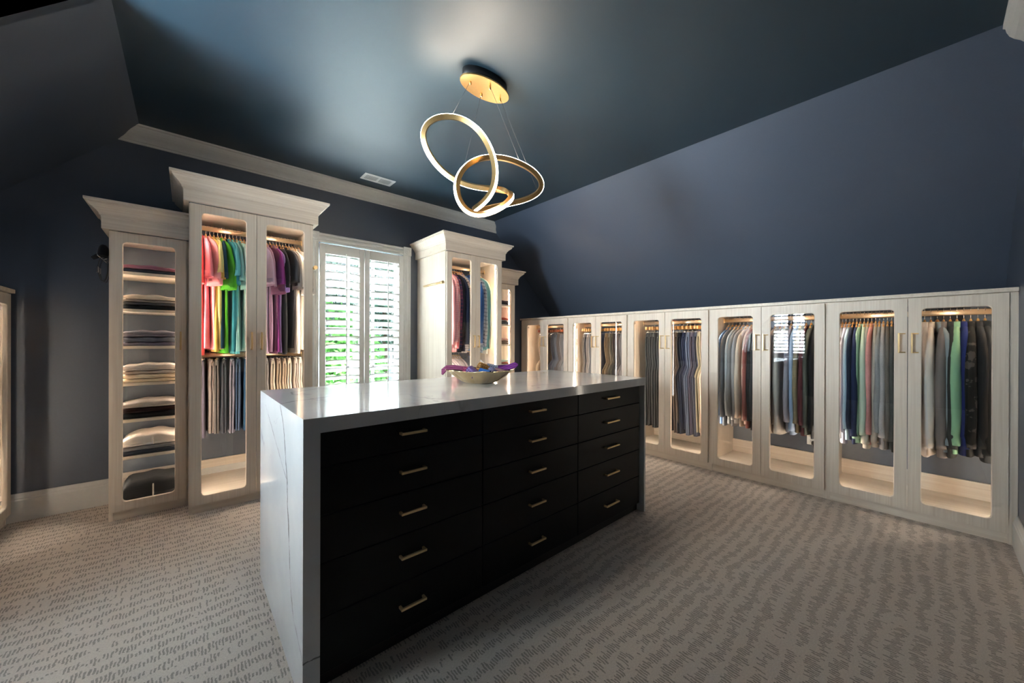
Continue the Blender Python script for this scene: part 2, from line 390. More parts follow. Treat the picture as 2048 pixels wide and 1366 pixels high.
# dormer on the left of the camera: cheek and window wall
struct('wall_dormer_cheek', MB().extrude([(XL, CZ), (XL-1.16, CZ-1.16), (KL-0.02, -0.02), (XD-0.1, -0.02), (XD-0.1, CZ+0.05), (XL, CZ+0.05)], 'y', YC, YC+0.05), M['wall'])
struct('wall_dormer_cheek_near', MB().extrude([(XL, CZ), (XL-1.16, CZ-1.16), (KL-0.02, -0.02), (XD-0.1, -0.02), (XD-0.1, CZ+0.05), (XL, CZ+0.05)], 'y', YD-0.05, YD), M['wall'])
w = MB(); DY0, DY1, DZ0, DZ1 = 1.66, 2.35, 0.85, 2.05
w.box(XD-0.1, XD, YD-0.03, DY0, -0.05, CZ+0.05); w.box(XD-0.1, XD, DY1, YC+0.03, -0.05, CZ+0.05)
w.box(XD-0.1, XD, DY0, DY1, -0.05, DZ0); w.box(XD-0.1, XD, DY0, DY1, DZ1, CZ+0.05)
struct('wall_dormer', w, M['wall'])
w2 = struct('window_2', MB().box(XD-0.07, XD-0.03, DY0, DY0+0.05, DZ0, DZ1).box(XD-0.07, XD-0.03, DY1-0.05, DY1, DZ0, DZ1).box(XD-0.07, XD-0.03, DY0, DY1, DZ0, DZ0+0.05).box(XD-0.07, XD-0.03, DY0, DY1, DZ1-0.05, DZ1).box(XD-0.07, XD-0.03, DY0, DY1, 1.42, 1.47), M['white'])
obj('pane', MB().box(XD-0.052, XD-0.048, DY0+0.05, DY1-0.05, DZ0+0.05, 1.42), M['wglass'], w2)
obj('pane', MB().box(XD-0.052, XD-0.048, DY0+0.05, DY1-0.05, 1.47, DZ1-0.05), M['wglass'], w2)

# crown mouldings (depth from wall, drop from ceiling)
CP = [(0.0, 0.0), (0.102, 0.0), (0.102, 0.014), (0.094, 0.018), (0.090, 0.030), (0.080, 0.046), (0.064, 0.060), (0.044, 0.072), (0.030, 0.084), (0.024, 0.092), (0.024, 0.098), (0.014, 0.102), (0.012, 0.112), (0.0, 0.114)]
def crown_trim(name, ywall, sgn, left, right):
    l0 = []; l1 = []
    for o, dz in CP:
        l0.append((left(dz), ywall+sgn*o, CZ-dz)); l1.append((right(dz), ywall+sgn*o, CZ-dz))
    struct(name, MB().loops([l0, l1], smooth=False), M['trim'])
crown_trim('trim_1', YB, -1, lambda dz: XL-dz, lambda dz: XR+dz)
crown_trim('trim_2', YN, 1, lambda dz: XL-dz, lambda dz: XR+dz)
crown_trim('trim_3', YC, -1, lambda dz: XD, lambda dz: XL-dz)
# baseboards with a moulded top
BP = [(0.0, 0.0), (0.020, 0.0), (0.020, 0.135), (0.016, 0.142), (0.016, 0.150), (0.012, 0.156), (0.008, 0.168), (0.004, 0.176), (0.0, 0.178)]
def baseboard(name, axis, wallc, sgn, a, b):
    struct(name, MB().extrude([(wallc+sgn*o, z) for o, z in BP], axis, a, b), M['trim'])
baseboard('baseboard_back', 'x', YB, -1, KL, 4.1)
baseboard('baseboard_near', 'x', YN, 1, HX1+0.09, 3.575)
baseboard('baseboard_dormer', 'y', XD, 1, YD, YC)
baseboard('baseboard_left', 'y', KL, 1, YN, YD)

# ---- window 1: casing, sash, panes
win = struct('window_1', MB().box(WX0, WX0+0.045, YB+0.05, YB+0.13, WZ0, WZ1).box(WX1-0.045, WX1, YB+0.05, YB+0.13, WZ0, WZ1).box(WX0, WX1, YB+0.05, YB+0.13, WZ0, WZ0+0.05).box(WX0, WX1, YB+0.05, YB+0.13, WZ1-0.05, WZ1).box(WX0, WX1, YB+0.05, YB+0.12, 1.24, 1.30), M['white'])
for z0, z1 in ((WZ0+0.05, 1.24), (1.30, WZ1-0.05)):
    obj('pane', MB().box(WX0+0.045, WX1-0.045, YB+0.088, YB+0.092, z0, z1), M['wglass'], win)
    for i in (1, 2):
        xm = WX0+0.045+(WX1-WX0-0.09)*i/3.0
        obj('muntin', MB().box(xm-0.011, xm+0.011, YB+0.075, YB+0.105, z0, z1), M['white'], win)
    zm = (z0+z1)/2
    obj('muntin', MB().box(WX0+0.045, WX1-0.045, YB+0.075, YB+0.105, zm-0.011, zm+0.011), M['white'], win)
CW = 0.085
def casing_prof(o0, sgn):
    return [(o0, 0.0), (o0, -0.014), (o0+sgn*0.012, -0.020), (o0+sgn*0.022, -0.014), (o0+sgn*0.030, -0.020), (o0+sgn*0.040, -0.024), (o0+sgn*0.055, -0.020), (o0+sgn*0.063, -0.014), (o0+sgn*0.073, -0.020), (o0+sgn*CW, -0.016), (o0+sgn*CW, 0.0)]
for x, sg in ((WX0, -1), (WX1, 1)):
    obj('casing', MB().extrude([(a, YB+b) for a, b in casing_prof(x, sg)], 'z', WZ0-0.02, WZ1), M['white'], win)
    xa, xb = (x-CW-0.004, x+0.002) if sg < 0 else (x-0.002, x+CW+0.004)
    rb = obj('rosette_block', MB().bbox(xa, xb, YB-0.028, YB, WZ1, WZ1+CW+0.008, 0.003), M['white'], win)
    cx = (xa+xb)/2; cz = WZ1+(CW+0.008)/2
    prof = [(0.0, 0.034), (0.010, 0.034), (0.014, 0.030), (0.020, 0.029), (0.026, 0.034), (0.031, 0.034), (0.034, 0.028)]
    rm = MB().loops([[(cx+r*math.cos(2*PI*k/20), YB-h, cz+r*math.sin(2*PI*k/20)) for k in range(20)] for r, h in prof[1:]], cap0=True, cap1=False)
    obj('rosette', rm, M['white'], rb)
obj('casing', MB().extrude([(YB+b, a) for a, b in casing_prof(WZ1+0.002, 1)], 'x', WX0, WX1), M['white'], win)
obj('window_sill', MB().bbox(WX0-CW-0.02, WX1+CW+0.02, YB-0.05, YB+0.05, WZ0-0.045, WZ0-0.015, 0.004), M['white'], win)

# ---- plantation shutters
louv = None
def louver_mesh(wid):
    L_ = []; n = 12; hw = 0.041; th = 0.0055
    for x in (0.0, wid):
        L_.append([(x, hw*math.copysign(abs(math.cos(2*PI*k/n))**0.8, math.cos(2*PI*k/n)), th*math.sin(2*PI*k/n)) for k in range(n)])
    mb = MB().loops(L_); me = mb.mesh('louver'); fix_normals(me); me.materials.append(M['white']); return me
YS = YB-0.012
for i, (x0, x1, lab) in enumerate(((WX0+0.006, 1.3705, 'white louvred shutter panel hinged beside the rainbow polo wardrobe'), (1.3745, WX1-0.006, 'white louvred shutter panel hinged beside the plaid shirt wardrobe'))):
    s = thing('window_shutter', lab, 'shutter', (x0, YS, WZ0+0.01), 0, 'shutter panels in the window')
    wd = x1-x0; H = WZ1-0.012-WZ0-0.01; st = 0.052
    obj('stile', MB().bbox(0, st, -0.016, 0.016, 0, H), M['white'], s); obj('stile', MB().bbox(wd-st, wd, -0.016, 0.016, 0, H), M['white'], s)
    obj('rail', MB().bbox(st, wd-st, -0.015, 0.015, H-0.095, H), M['white'], s); obj('rail', MB().bbox(st, wd-st, -0.015, 0.015, 0, 0.10), M['white'], s)
    lw = wd-2*st; me = louver_mesh(lw-0.004)
    nl = 18; z0 = 0.10; zh = H-0.095; pit = (zh-z0)/nl
    for k in range(nl):
        lo = obj('louver', me, None, s, (st+0.002, 0.0, z0+pit*(k+0.5))); lo.rotation_euler = (R(-32), 0, 0)
    obj('tilt_rod', MB().bbox(wd*0.56-0.005, wd*0.56+0.005, -0.052, -0.042, z0+0.03, zh+0.012, 0.002), M['white'], s)
    for hz in (0.25, H-0.25):
        hx = -0.004 if i == 0 else wd-0.004
        obj('hinge', MB().tube([(hx+0.004, -0.018, hz-0.03), (hx+0.004, -0.018, hz+0.03)], 0.004, 8), M['white'], s)

for i, (y0, y1, lab) in enumerate(((DY0+0.006, 2.003, 'white louvred shutter panel on the dormer window nearer the doorway'), (2.007, DY1-0.006, 'white louvred shutter panel on the dormer window nearer the window wall'))):
    s = thing('window_shutter', lab, 'shutter', (XD+0.012, y0, DZ0+0.01), R(90), 'shutter panels in the dormer window')
    wd = y1-y0; H = DZ1-DZ0-0.02; st = 0.045
    obj('stile', MB().bbox(0, st, -0.016, 0.016, 0, H), M['white'], s); obj('stile', MB().bbox(wd-st, wd, -0.016, 0.016, 0, H), M['white'], s)
    obj('rail', MB().bbox(st, wd-st, -0.015, 0.015, H-0.07, H), M['white'], s); obj('rail', MB().bbox(st, wd-st, -0.015, 0.015, 0, 0.08), M['white'], s)
    me = louver_mesh(wd-2*st-0.004); nl = 14; pit = (H-0.15)/nl
    for k in range(nl):
        lo = obj('louver', me, None, s, (st+0.002, 0.0, 0.08+pit*(k+0.5))); lo.rotation_euler = (R(-32), 0, 0)
    obj('tilt_rod', MB().bbox(wd*0.5-0.005, wd*0.5+0.005, -0.052, -0.042, 0.11, H-0.06, 0.002), M['white'], s)
# ---- outdoors, seen between the louvers
def leaf_cloud(rng, c, rad, n, size):
    mb = MB()
    for i in range(n):
        u = Vector((rng.gauss(0, 1), rng.gauss(0, 1), rng.gauss(0, 1))).normalized()*(rng.random()**0.4)
        p = Vector(c)+Vector((u.x*rad[0], u.y*rad[1], u.z*rad[2]))
        a = Vector((rng.uniform(-1, 1), rng.uniform(-1, 1), rng.uniform(-1, 1))).normalized(); b_ = a.orthogonal().normalized()
        s_ = size*rng.uniform(0.6, 1.3)
        mb.add([p-a*s_, p+b_*s_*0.45, p+a*s_, p-b_*s_*0.45], [(0, 1, 2, 3)])
    return mb
rng = random.Random(5)
for i, (x, y, zc, rad, mt, lab) in enumerate((
        (2.4, 9.5, 0.3, (1.5, 1.3, 1.8), 'leaf', 'bright green leafy tree outside the shuttered window'),
        (0.2, 13.6, 0.8, (2.2, 1.6, 2.8), 'leaf2', 'dark green leafy tree left of the neighbouring house'),
        (5.6, 13.6, 3.2, (2.4, 1.8, 2.4), 'leaf2', 'tall dark green tree behind the bright green tree'),
        (5.0, 9.0, -1.2, (1.05, 1.0, 1.2), 'leaf', 'low bright green bush outside the shuttered window'))):
    t = thing('garden_tree', lab, 'tree', (x, y, -3.2))
    obj('trunk', MB().tube([(0, 0, 0), (0.05, 0.02, 1.6), (-0.04, 0.05, zc+3.2)], [0.16, 0.12, 0.06], 8), M['bark'], t)
    o = obj('foliage', leaf_cloud(rng, (0, 0, zc+3.2), rad, 4200, 0.13), M[mt], t); o['kind'] = 'stuff'
h = thing('neighbour_house', 'pale blue clapboard house with grey roof beyond the window', 'house', (5.2, 17.0, -3.2))
sd = MB()
for k in range(30): sd.extrude([(0.0, k*0.2), (-0.03, k*0.2), (-0.008, k*0.2+0.2), (0.0, k*0.2+0.2)], 'x', -4.5, 6.0)
sd.box(-4.5, 6.0, 0, 5, 0, 6.0)
obj('wall', sd, M['siding'], h)
obj('roof', MB().extrude([(-0.6, 5.8), (2.5, 8.6), (5.6, 5.8), (5.6, 6.0), (2.5, 8.9), (-0.6, 6.0)], 'x', -4.9, 6.4), M['shingle'], h)
for k in range(3):
    f = obj('window', MB().box(-3.2+k*2.6, -2.1+k*2.6, -0.06, 0.0, 3.2, 4.9), M['white'], h)
    obj('pane', MB().box(-3.1+k*2.6, -2.2+k*2.6, -0.07, -0.055, 3.3, 4.8), M['dark'], f)
gnd = obj('ground', MB().box(-20, 30, 4.6, 40, -3.3, -3.2), M['lawn']); gnd['kind'] = 'structure'

# ================================================================== cabinets
TH = 0.019
def door_mesh(wd, ht, st, sb, tp, r=0.022, th=0.02, ch=0.003):
    """framed door, outer wd x ht, rounded opening; local x 0..wd, z 0..ht, front at y=0"""
    def inner(e):
        x0, x1, z0, z1 = st-e, wd-st+e, sb-e, ht-tp+e; rr = r+e*0.5; P = []
        for (cx, cz, a0) in ((x1-rr, z1-rr, 0), (x0+rr, z1-rr, 90), (x0+rr, z0+rr, 180), (x1-rr, z0+rr, 270)):
            for k in range(5):
                a = R(a0+k*22.5); P.append((cx+rr*math.cos(a), cz+rr*math.sin(a)))
        return P
    out = []
    for q, (cx, cz) in enumerate(((wd, ht), (0, ht), (0, 0), (wd, 0))):
        for k in range(5):
            e = (2-k)*r*0.6
            if q == 0: p = (cx, cz-e) if k < 2 else (cx+e, cz)
            elif q == 1: p = (cx+e, cz) if k < 2 else (cx, cz+e)
            elif q == 2: p = (cx, cz+e) if k < 2 else (cx-e, cz)
            else: p = (cx-e, cz) if k < 2 else (cx, cz-e)
            out.append(p)
    i0 = inner(ch); i1 = inner(0.0)
    loops = [[(x, 0.0, z) for x, z in out], [(x, 0.0, z) for x, z in i0], [(x, ch, z) for x, z in i1], [(x, th, z) for x, z in i1], [(x, th, z) for x, z in out]]
    return MB().loops(loops, ring=True, smooth=False)
def handle_mb(length=0.13, axis='z', r=0.005, out=0.032):
    mb = MB(); h2 = length/2
    def bx(a0, a1, o0, o1):
        if axis == 'z': mb.bbox(-r, r, o0, o1, a0, a1, 0.0012)
        else: mb.bbox(a0, a1, o0, o1, -r, r, 0.0012)
    bx(-h2, h2, -out, -out+2*r)
    bx(-h2, -h2+2*r, -out+2*r-0.0005, 0.001); bx(h2-2*r, h2, -out+2*r-0.0005, 0.001)
    return mb
HANDLE_V = handle_mb(0.128).mesh('handle'); fix_normals(HANDLE_V); HANDLE_V.materials.append(M['brass'])
HANDLE_S = MB().bbox(-0.014, -0.005, -0.032, -0.023, -0.066, 0.066, 0.0012).loops([[(-0.010, -0.030, z0), (0.016, 0.001, z0), (0.021, 0.001, z0), (-0.006, -0.030, z0)] if k == 0 else [(-0.010, -0.030, z1), (0.016, 0.001, z1), (0.021, 0.001, z1), (-0.006, -0.030, z1)] for k, (z0, z1) in enumerate(((-0.065, -0.065), (-0.058, -0.058)))], smooth=False).loops([[(-0.010, -0.030, z), (0.016, 0.001, z), (0.021, 0.001, z), (-0.006, -0.030, z)] for z in (0.058, 0.065)], smooth=False).mesh('handle'); fix_normals(HANDLE_S); HANDLE_S.materials.append(M['brass'])
HINGE = MB().bbox(-0.012, 0.012, 0.0, 0.04, -0.012, 0.012, 0.003).mesh('hinge'); fix_normals(HINGE); HINGE.materials.append(M['steel'])
CROWN = [(0.0, 0.0), (0.030, 0.0), (0.030, 0.008), (0.036, 0.012), (0.038, 0.022), (0.046, 0.034), (0.060, 0.048), (0.074, 0.060), (0.082, 0.072), (0.082, 0.080), (0.095, 0.084), (0.095, 0.098), (0.0, 0.098)]
def crown_mb(wd, dp, z, prof, left, right):
    loops = []
    def loop(fn): return [fn(o, z+h_) for o, h_ in prof]
    if left: loops.append(loop(lambda o, h_: (-o, dp, h_))); loops.append(loop(lambda o, h_: (-o, -o, h_)))
    else: loops.append(loop(lambda o, h_: (0.0, -o, h_)))
    if right: loops.append(loop(lambda o, h_: (wd+o, -o, h_))); loops.append(loop(lambda o, h_: (wd+o, dp, h_)))
    else: loops.append(loop(lambda o, h_: (wd, -o, h_)))
    return MB().loops(loops, smooth=False)
def rod_mb(x0, x1, y, z):
    prof = [(y+0.0075*math.cos(a)*1.0, z+0.019*math.copysign(abs(math.sin(a))**0.6, math.sin(a))) for a in [2*PI*k/12 for k in range(12)]]
    return MB().extrude(prof, 'x', x0, x1, True)

def cabinet(name, label, loc, rz, wd, dp, ht, doors, dz, op, rods=(), shelves=(), crown=None, strip=True, group=None, kick=0.06, floor_z=0.085, leds=(1, 1), top=True, shelf_led=False, led_w=0.012):
    """doors: list of (x0, x1, handle_side); dz: (z0, z1) of doors; op: (stile, bottom rail, top rail)"""
    c = thing(name, label, 'cabinet', loc, rz, group)
    y0 = 0.021
    obj('side_panel', MB().box(0, TH, y0, dp, 0, ht), M['oakin'], c); obj('side_panel', MB().box(wd-TH, wd, y0, dp, 0, ht), M['oakin'], c)
    obj('bottom_panel', MB().box(TH, wd-TH, y0, dp, floor_z-TH, floor_z), M['oakinx'], c)
    if top: obj('top_panel', MB().box(TH, wd-TH, y0, dp, ht-TH, ht), M['oakinx'], c)
    obj('toe_kick', MB().box(TH, wd-TH, y0+0.004, y0+0.02, 0, floor_z-TH), M['oakx'], c)
    if strip: obj('back_rail', MB().box(TH, wd-TH, dp-0.018, dp, floor_z, floor_z+0.118), M['oakinx'], c)
    for (x0, x1, y, z) in rods:
        r_ = obj('rod', rod_mb(x0, x1, y, z), M['rod'], c)
        for xb, sg in ((x0, 1), (x1, -1)):
            obj('bracket', MB().bbox(min(xb, xb+sg*0.006), max(xb, xb+sg*0.006), y-0.013, y+0.013, z-0.024, z+0.022, 0.002), M['brass'], r_)
    for z in shelves:
        sh = obj('shelf', MB().box(TH, wd-TH, 0.045, dp-0.01, z-0.02, z), M['oakinx'], c)
        if shelf_led: obj('led_strip', MB().box(TH+0.01, wd-TH-0.01, 0.06, 0.066, z-0.024, z-0.0201), M['led'], sh)
    for sidx, on in enumerate(leds):
        if not on: continue
        xa = (TH, TH+0.004) if sidx == 0 else (wd-TH-0.004, wd-TH)
        obj('led_strip', MB().box(xa[0], xa[1], 0.092, 0.092+led_w, floor_z+0.03, ht-TH-0.02), M['led_low' if shelves else 'led'], c)
    for (x0, x1, hs) in doors:
        st, sb, tp = op
        dw = x1-x0; dh = dz[1]-dz[0]
        d_ = obj('door', door_mesh(dw, dh, st, sb, tp), M['oak'], c, (x0, 0, dz[0]))
        obj('pane', MB().box(st-0.006, dw-st+0.006, 0.011, 0.015, sb-0.006, dh-tp+0.006), M['glass'], d_)
        hx = 0.028 if hs < 0 else dw-0.028
        obj('handle', HANDLE_S if rz else HANDLE_V, None, d_, (hx, 0.0, 1.165-dz[0]))
        kx = dw-0.035 if hs < 0 else 0.035
        for hz in (0.09, dh-0.09):
            obj('hinge', HINGE, None, d_, (kx, 0.0205, hz))
    if crown:
        left, right = crown; zt = dz[1]+0.004
        fr = [(0.0, 0.0), (0.028, 0.0), (0.028, 0.072), (0.0, 0.072)]
        obj('frieze', crown_mb(wd, dp, zt, fr, left, right), M['oakx'], c)
        obj('crown', crown_mb(wd, dp, zt+0.070, CROWN, left, right), M['oakx'], c)
    return c

# wardrobes on the window wall
SH = (1.622, 1.376, 1.130, 0.884, 0.642, 0.398)
L1 = cabinet('shelf_wardrobe', 'narrow glass-door oak wardrobe stacked with folded sweaters beside polo wardrobe', (-0.376, 3.466, 0), 0, 0.385, 0.424, 1.868,
             [(0.006, 0.372, 1)], (0.06, 1.866), (0.058, 0.058, 0.062), shelves=SH, crown=(True, False), leds=(1, 1), led_w=0.006)
L2 = cabinet('tall_wardrobe', 'tall double-door oak wardrobe filled with rainbow-coloured polo shirts', (0.009, 3.259, 0), 0, 0.747, 0.631, 2.086,
             [(0.006, 0.371, 1), (0.374, 0.741, -1)], (0.06, 2.083), (0.060, 0.056, 0.055), rods=[(TH, 0.747-TH, 0.315, 2.0), (TH, 0.747-TH, 0.315, 1.058)], crown=(True, True))
R2 = cabinet('tall_wardrobe', 'tall double-door oak wardrobe with plaid shirts and pale painted side', (1.976, 3.259, 0), 0, 0.730, 0.631, 2.086,
             [(0.006, 0.363, 1), (0.366, 0.724, -1)], (0.06, 2.083), (0.060, 0.056, 0.055), rods=[(TH, 0.730-TH, 0.315, 1.996), (TH, 0.730-TH, 0.315, 1.058)], crown=(True, True))
R3 = cabinet('shelf_wardrobe', 'narrow glass-door oak wardrobe with folded clothes beside plaid shirt wardrobe', (2.706, 3.466, 0), 0, 0.385, 0.424, 1.868,
             [(0.010, 0.379, -1)], (0.06, 1.866), (0.058, 0.058, 0.062), shelves=SH, crown=(False, True), leds=(1, 1), led_w=0.008)
for o in ('label',): R2[o] = 'tall double-door oak wardrobe with plaid and gingham shirts right of the shuttered window'

# low cabinets under the right slope (local x runs away from the window wall)
FX = 3.568
CASE = [(3.868, 3.003), (3.003, 2.180), (2.180, 1.348), (1.348, 0.527), (0.527, -0.302)]
DOORS = [(3.812, 3.431, 3.022), (2.994, 2.596, 2.192), (2.168, 1.766, 1.359), (1.337, 0.944, 0.539), (0.515, 0.116, -0.285)]
ORD_ = ['first', 'second', 'third', 'fourth', 'fifth']
WHAT = ['low glass-door cabinet of trousers in the corner by the window wall', 'low glass-door cabinet of trousers, second from the window wall', 'low glass-door cabinet of trousers, third from the window wall',
        'low glass-door cabinet of long-sleeved tops with an electrical outlet inside', 'low glass-door cabinet of hoodies at the end beside the near wall']
LOW = []
for i in range(5):
    a, b = CASE[i]; d0, dm, d1 = DOORS[i]; wd = a-b
    LOW.append(cabinet('low_cabinet', WHAT[i], (FX, a, 0), R(-90), wd, KR-FX, 1.462,
        [(a-d0, a-dm-0.0015, 1), (a-dm+0.0015, a-d1, -1)], (0.066, 1.456), (0.061, 0.062, 0.068),
        rods=[(TH, wd-TH, 0.30, 1.370)], kick=0.06, floor_z=0.083, group='low cabinets under the right slope'))
obj('filler_panel', MB().box(0, 0.054, 0.004, 0.0205, 0.066, 1.456), M['oak'], LOW[0])
obj('filler_panel', MB().box(0.812, 0.8455, 0.012, 0.0205, 0.0, 1.461), M['oak'], LOW[4])
tag(obj('counter_ledge', MB().bbox(FX-0.012, 4.24, -0.318, 3.884, 1.4625, 1.487, 0.002), M['oakx']), 'long oak ledge capping the low cabinets under the right slope', 'ledge')
# low cabinets on the left knee wall
LX = -0.836
LC = []
for k, (a, b) in enumerate(((3.03, 3.862), (2.44, 3.03))):
    wd = b-a
    LC.append(cabinet('low_cabinet', ('low glass-door cabinet on the left knee wall touching the window wall', 'low glass-door cabinet on the left knee wall touching the dormer cheek')[k], (LX, a, 0), R(90), wd, LX-KL, 1.462,
        [(0.012, wd/2-0.0015, 1), (wd/2+0.0015, wd-0.012, -1)], (0.066, 1.456), (0.061, 0.062, 0.068), rods=[(TH, wd-TH, 0.30, 1.370)], floor_z=0.083, leds=((1, 1), (0, 0))[k], group='low cabinets on the left knee wall'))
tag(obj('counter_ledge', MB().bbox(-1.49, LX+0.014, 2.436, 3.864, 1.4625, 1.487, 0.002), M['oakx']), 'oak ledge capping the low cabinets on the left knee wall', 'ledge')

# ================================================================== island
IX0, IX1, IY0, IY1, IZ = 0.276, 2.378, 1.311, 2.212, 0.920
t = thing('waterfall_countertop', 'white veined quartz waterfall countertop wrapping the black island', 'countertop', (0, 0, 0))
ST = 0.050
# mitred pieces: shared 45 degree joint
obj('top_slab', MB().extrude([(IX0, IZ), (IX1, IZ), (IX1-ST*0.35, IZ-ST), (IX0+ST, IZ-ST)], 'y', IY0, IY1), M['marble'], t)
obj('side_panel', MB().extrude([(IX0, IZ), (IX0+ST, IZ-ST), (IX0+ST, 0), (IX0, 0)], 'y', IY0, IY1), M['marble'], t)
obj('side_panel', MB().extrude([(IX1, IZ), (IX1-ST*0.35, IZ-ST), (IX1-ST*0.35, 0), (IX1, 0)], 'y', IY0, IY1), M['marble'], t)
isl = thing('island_cabinet', 'black three-column drawer island with fifteen brass bar pulls', 'cabinet', (0, 0, 0))
DX = [0.326, 0.995, 1.667, 2.332]; DF = 1.330
DZ = [0.876, 0.751, 0.591, 0.433, 0.252, 0.064]
obj('body', MB().box(IX0+ST+0.001, IX1-ST*0.35-0.001, DF+0.022, IY1-0.02, 0.064, IZ-ST-0.001), M['blackbody'], isl)
obj('toe_kick', MB().box(IX0+ST+0.001, IX1-ST*0.35-0.001, DF+0.035, IY1-0.05, 0.0, 0.064), M['blackbody'], isl)
obj('filler_strip', MB().box(2.335, IX1-ST*0.35-0.001, DF+0.018, DF+0.022, 0.064, IZ-ST-0.001), M['black'], isl)
HB = handle_mb(0.105, 'x', 0.0048, 0.026).mesh('handle'); fix_normals(HB); HB.materials.append(M['brass'])
HB2 = handle_mb(0.136, 'x', 0.0048, 0.026).mesh('handle'); fix_normals(HB2); HB2.materials.append(M['brass'])
HXC = [0.655, 1.331, 1.986]
for cix in range(3):
    for rix in range(5):
        g = 0.0022
        dr = obj('drawer', MB().bbox(DX[cix]+g, DX[cix+1]-g, DF, DF+0.0215, DZ[rix+1]+g, DZ[rix]-g, 0.0012), M['black'], isl)
        zc = [0.820, 0.674, 0.520, 0.354, 0.163][rix]
        obj('handle', HB if cix < 2 else HB2, None, dr, (HXC[cix], DF, zc))

# ================================================================== chandelier
CH = [(1.166,1.919,2.517),(1.245,1.85,2.496),(1.305,1.771,2.411),(1.329,1.696,2.278),(1.324,1.647,2.144),(1.301,1.64,2.027),(1.275,1.69,1.958),(1.261,1.768,1.933),(1.302,1.825,1.946),(1.395,1.824,1.982),(1.509,1.791,2.026),(1.624,1.729,2.066),(1.692,1.67,2.114),(1.696,1.64,2.173),(1.644,1.659,2.24),(1.559,1.707,2.286),(1.458,1.756,2.305),(1.342,1.805,2.285),(1.235,1.818,2.211),(1.168,1.81,2.118),(1.132,1.775,2.022),(1.131,1.737,1.936),(1.157,1.687,1.873),(1.21,1.64,1.857),(1.291,1.609,1.893),(1.369,1.607,1.95),(1.434,1.63,2.014),(1.462,1.698,2.071),(1.43,1.793,2.103),(1.36,1.881,2.12),(1.278,1.953,2.151),(1.203,2.019,2.213),(1.132,2.055,2.293),(1.081,2.06,2.379),(1.066,2.033,2.45),(1.101,1.976,2.499)]
def spline_closed(P, sub):
    P = [Vector(p) for p in P]; n = len(P); o = []
    for i in range(n):
        p0, p1, p2, p3 = P[i-1], P[i], P[(i+1) % n], P[(i+2) % n]
        for k in range(sub):
            s = k/sub
            o.append(0.5*((2*p1)+(p2-p0)*s+(2*p0-5*p1+4*p2-p3)*s*s+(3*p1-p0-3*p2+p3)*s**3))
    return o
def smooth_closed(P, it):
    for _ in range(it):
        n = len(P); P = [(P[i-1]+P[i]*2+P[(i+1) % n])*0.25 for i in range(n)]
    return P
cp = smooth_closed(spline_closed(CH, 8), 14); nC = len(cp)
chd = thing('chandelier', 'looping gold ribbon chandelier with glowing edge hung over the island', 'chandelier', (1.335, 1.77, CZ))
OR = Vector((1.335, 1.77, CZ))
cA = Vector((1.20, 1.86, 2.23)); cB = Vector((1.40, 1.72, 2.08))
vd = Vector((0.66, 0.75, 0.25)).normalized()
gold_l = []; led_l = []; prevN = None
outs = []
for i in range(nC):
    f = i*36.0/nC
    # loop A: 28..36 and 0..7 ; loop B: 8..27
    wA = 1.0 if (f < 6.5 or f > 29.5) else 0.0
    if 6.5 <= f <= 9.5: wA = 1-(f-6.5)/3
    if 26.5 <= f <= 29.5: wA = (f-26.5)/3
    cc = cA*wA+cB*(1-wA)
    Tn = (cp[(i+1) % nC]-cp[i-1]).normalized()
    o = cp[i]-cc; o = o-Tn*o.dot(Tn)
    outs.append((Tn, o.normalized()))
for _ in range(20):
    outs = [(outs[i][0], ((outs[i-1][1]+outs[i][1]*2+outs[(i+1) % nC][1])).normalized()) for i in range(nC)]
for i in range(nC):
    Tn, o = outs[i]; o = (o-Tn*o.dot(Tn)).normalized(); b = Tn.cross(o)
    # tip the lit edge slightly upward/outward as on the fixture
    hw = 0.0125
    o = (o-vd*0.42); o = (o-Tn*o.dot(Tn)).normalized(); b = Tn.cross(o)
    p = cp[i]-OR
    def R4(a0, a1, s): return [p+o*a0+b*-s, p+o*a1+b*-s, p+o*a1+b*s, p+o*a0+b*s]
    gold_l.append(R4(-0.021, 0.006, hw)); led_l.append(R4(0.0061, 0.0088, hw*0.64))
obj('ribbon', MB().loops(gold_l, ring=True, smooth=False), M['gold'], chd)
obj('led_strip', MB().loops(led_l, ring=True, smooth=False), M['chled'], chd)
EP = [(0.17, 0.088)]
def ell(rx, ry, z, n=48): return [(rx*math.cos(2*PI*k/n), ry*math.sin(2*PI*k/n), z) for k in range(n)]
obj('canopy_box', MB().loops([ell(0.155, 0.075, 0.0), ell(0.155, 0.075, -0.052)], smooth=True), M['blackbody'], chd)
obj('canopy_plate', MB().loops([ell(0.168, 0.087, -0.052), ell(0.17, 0.089, -0.054), ell(0.17, 0.089, -0.060), ell(0.168, 0.087, -0.062)], smooth=False), M['gold'], chd)
for (dx, dy, ti) in ((-0.107, 0.0, 0), (0.003, -0.042, 16*8), (0.004, 0.043, 10*8), (0.116, 0.003, 12*8)):
    tgt = cp[{0: 2, 128: 15*8, 80: 30*8, 96: 12*8}[ti]]-OR
    w_ = obj('suspension_cable', MB().tube([(dx, dy, -0.06), tuple(tgt)], 0.0009, 6), M['wire'], chd)
    obj('cable_grip', MB().lathe([(0.003, -0.085), (0.006, -0.082), (0.007, -0.066), (0.004, -0.062)], 12, (dx, dy, 0)), M['gold'], w_)

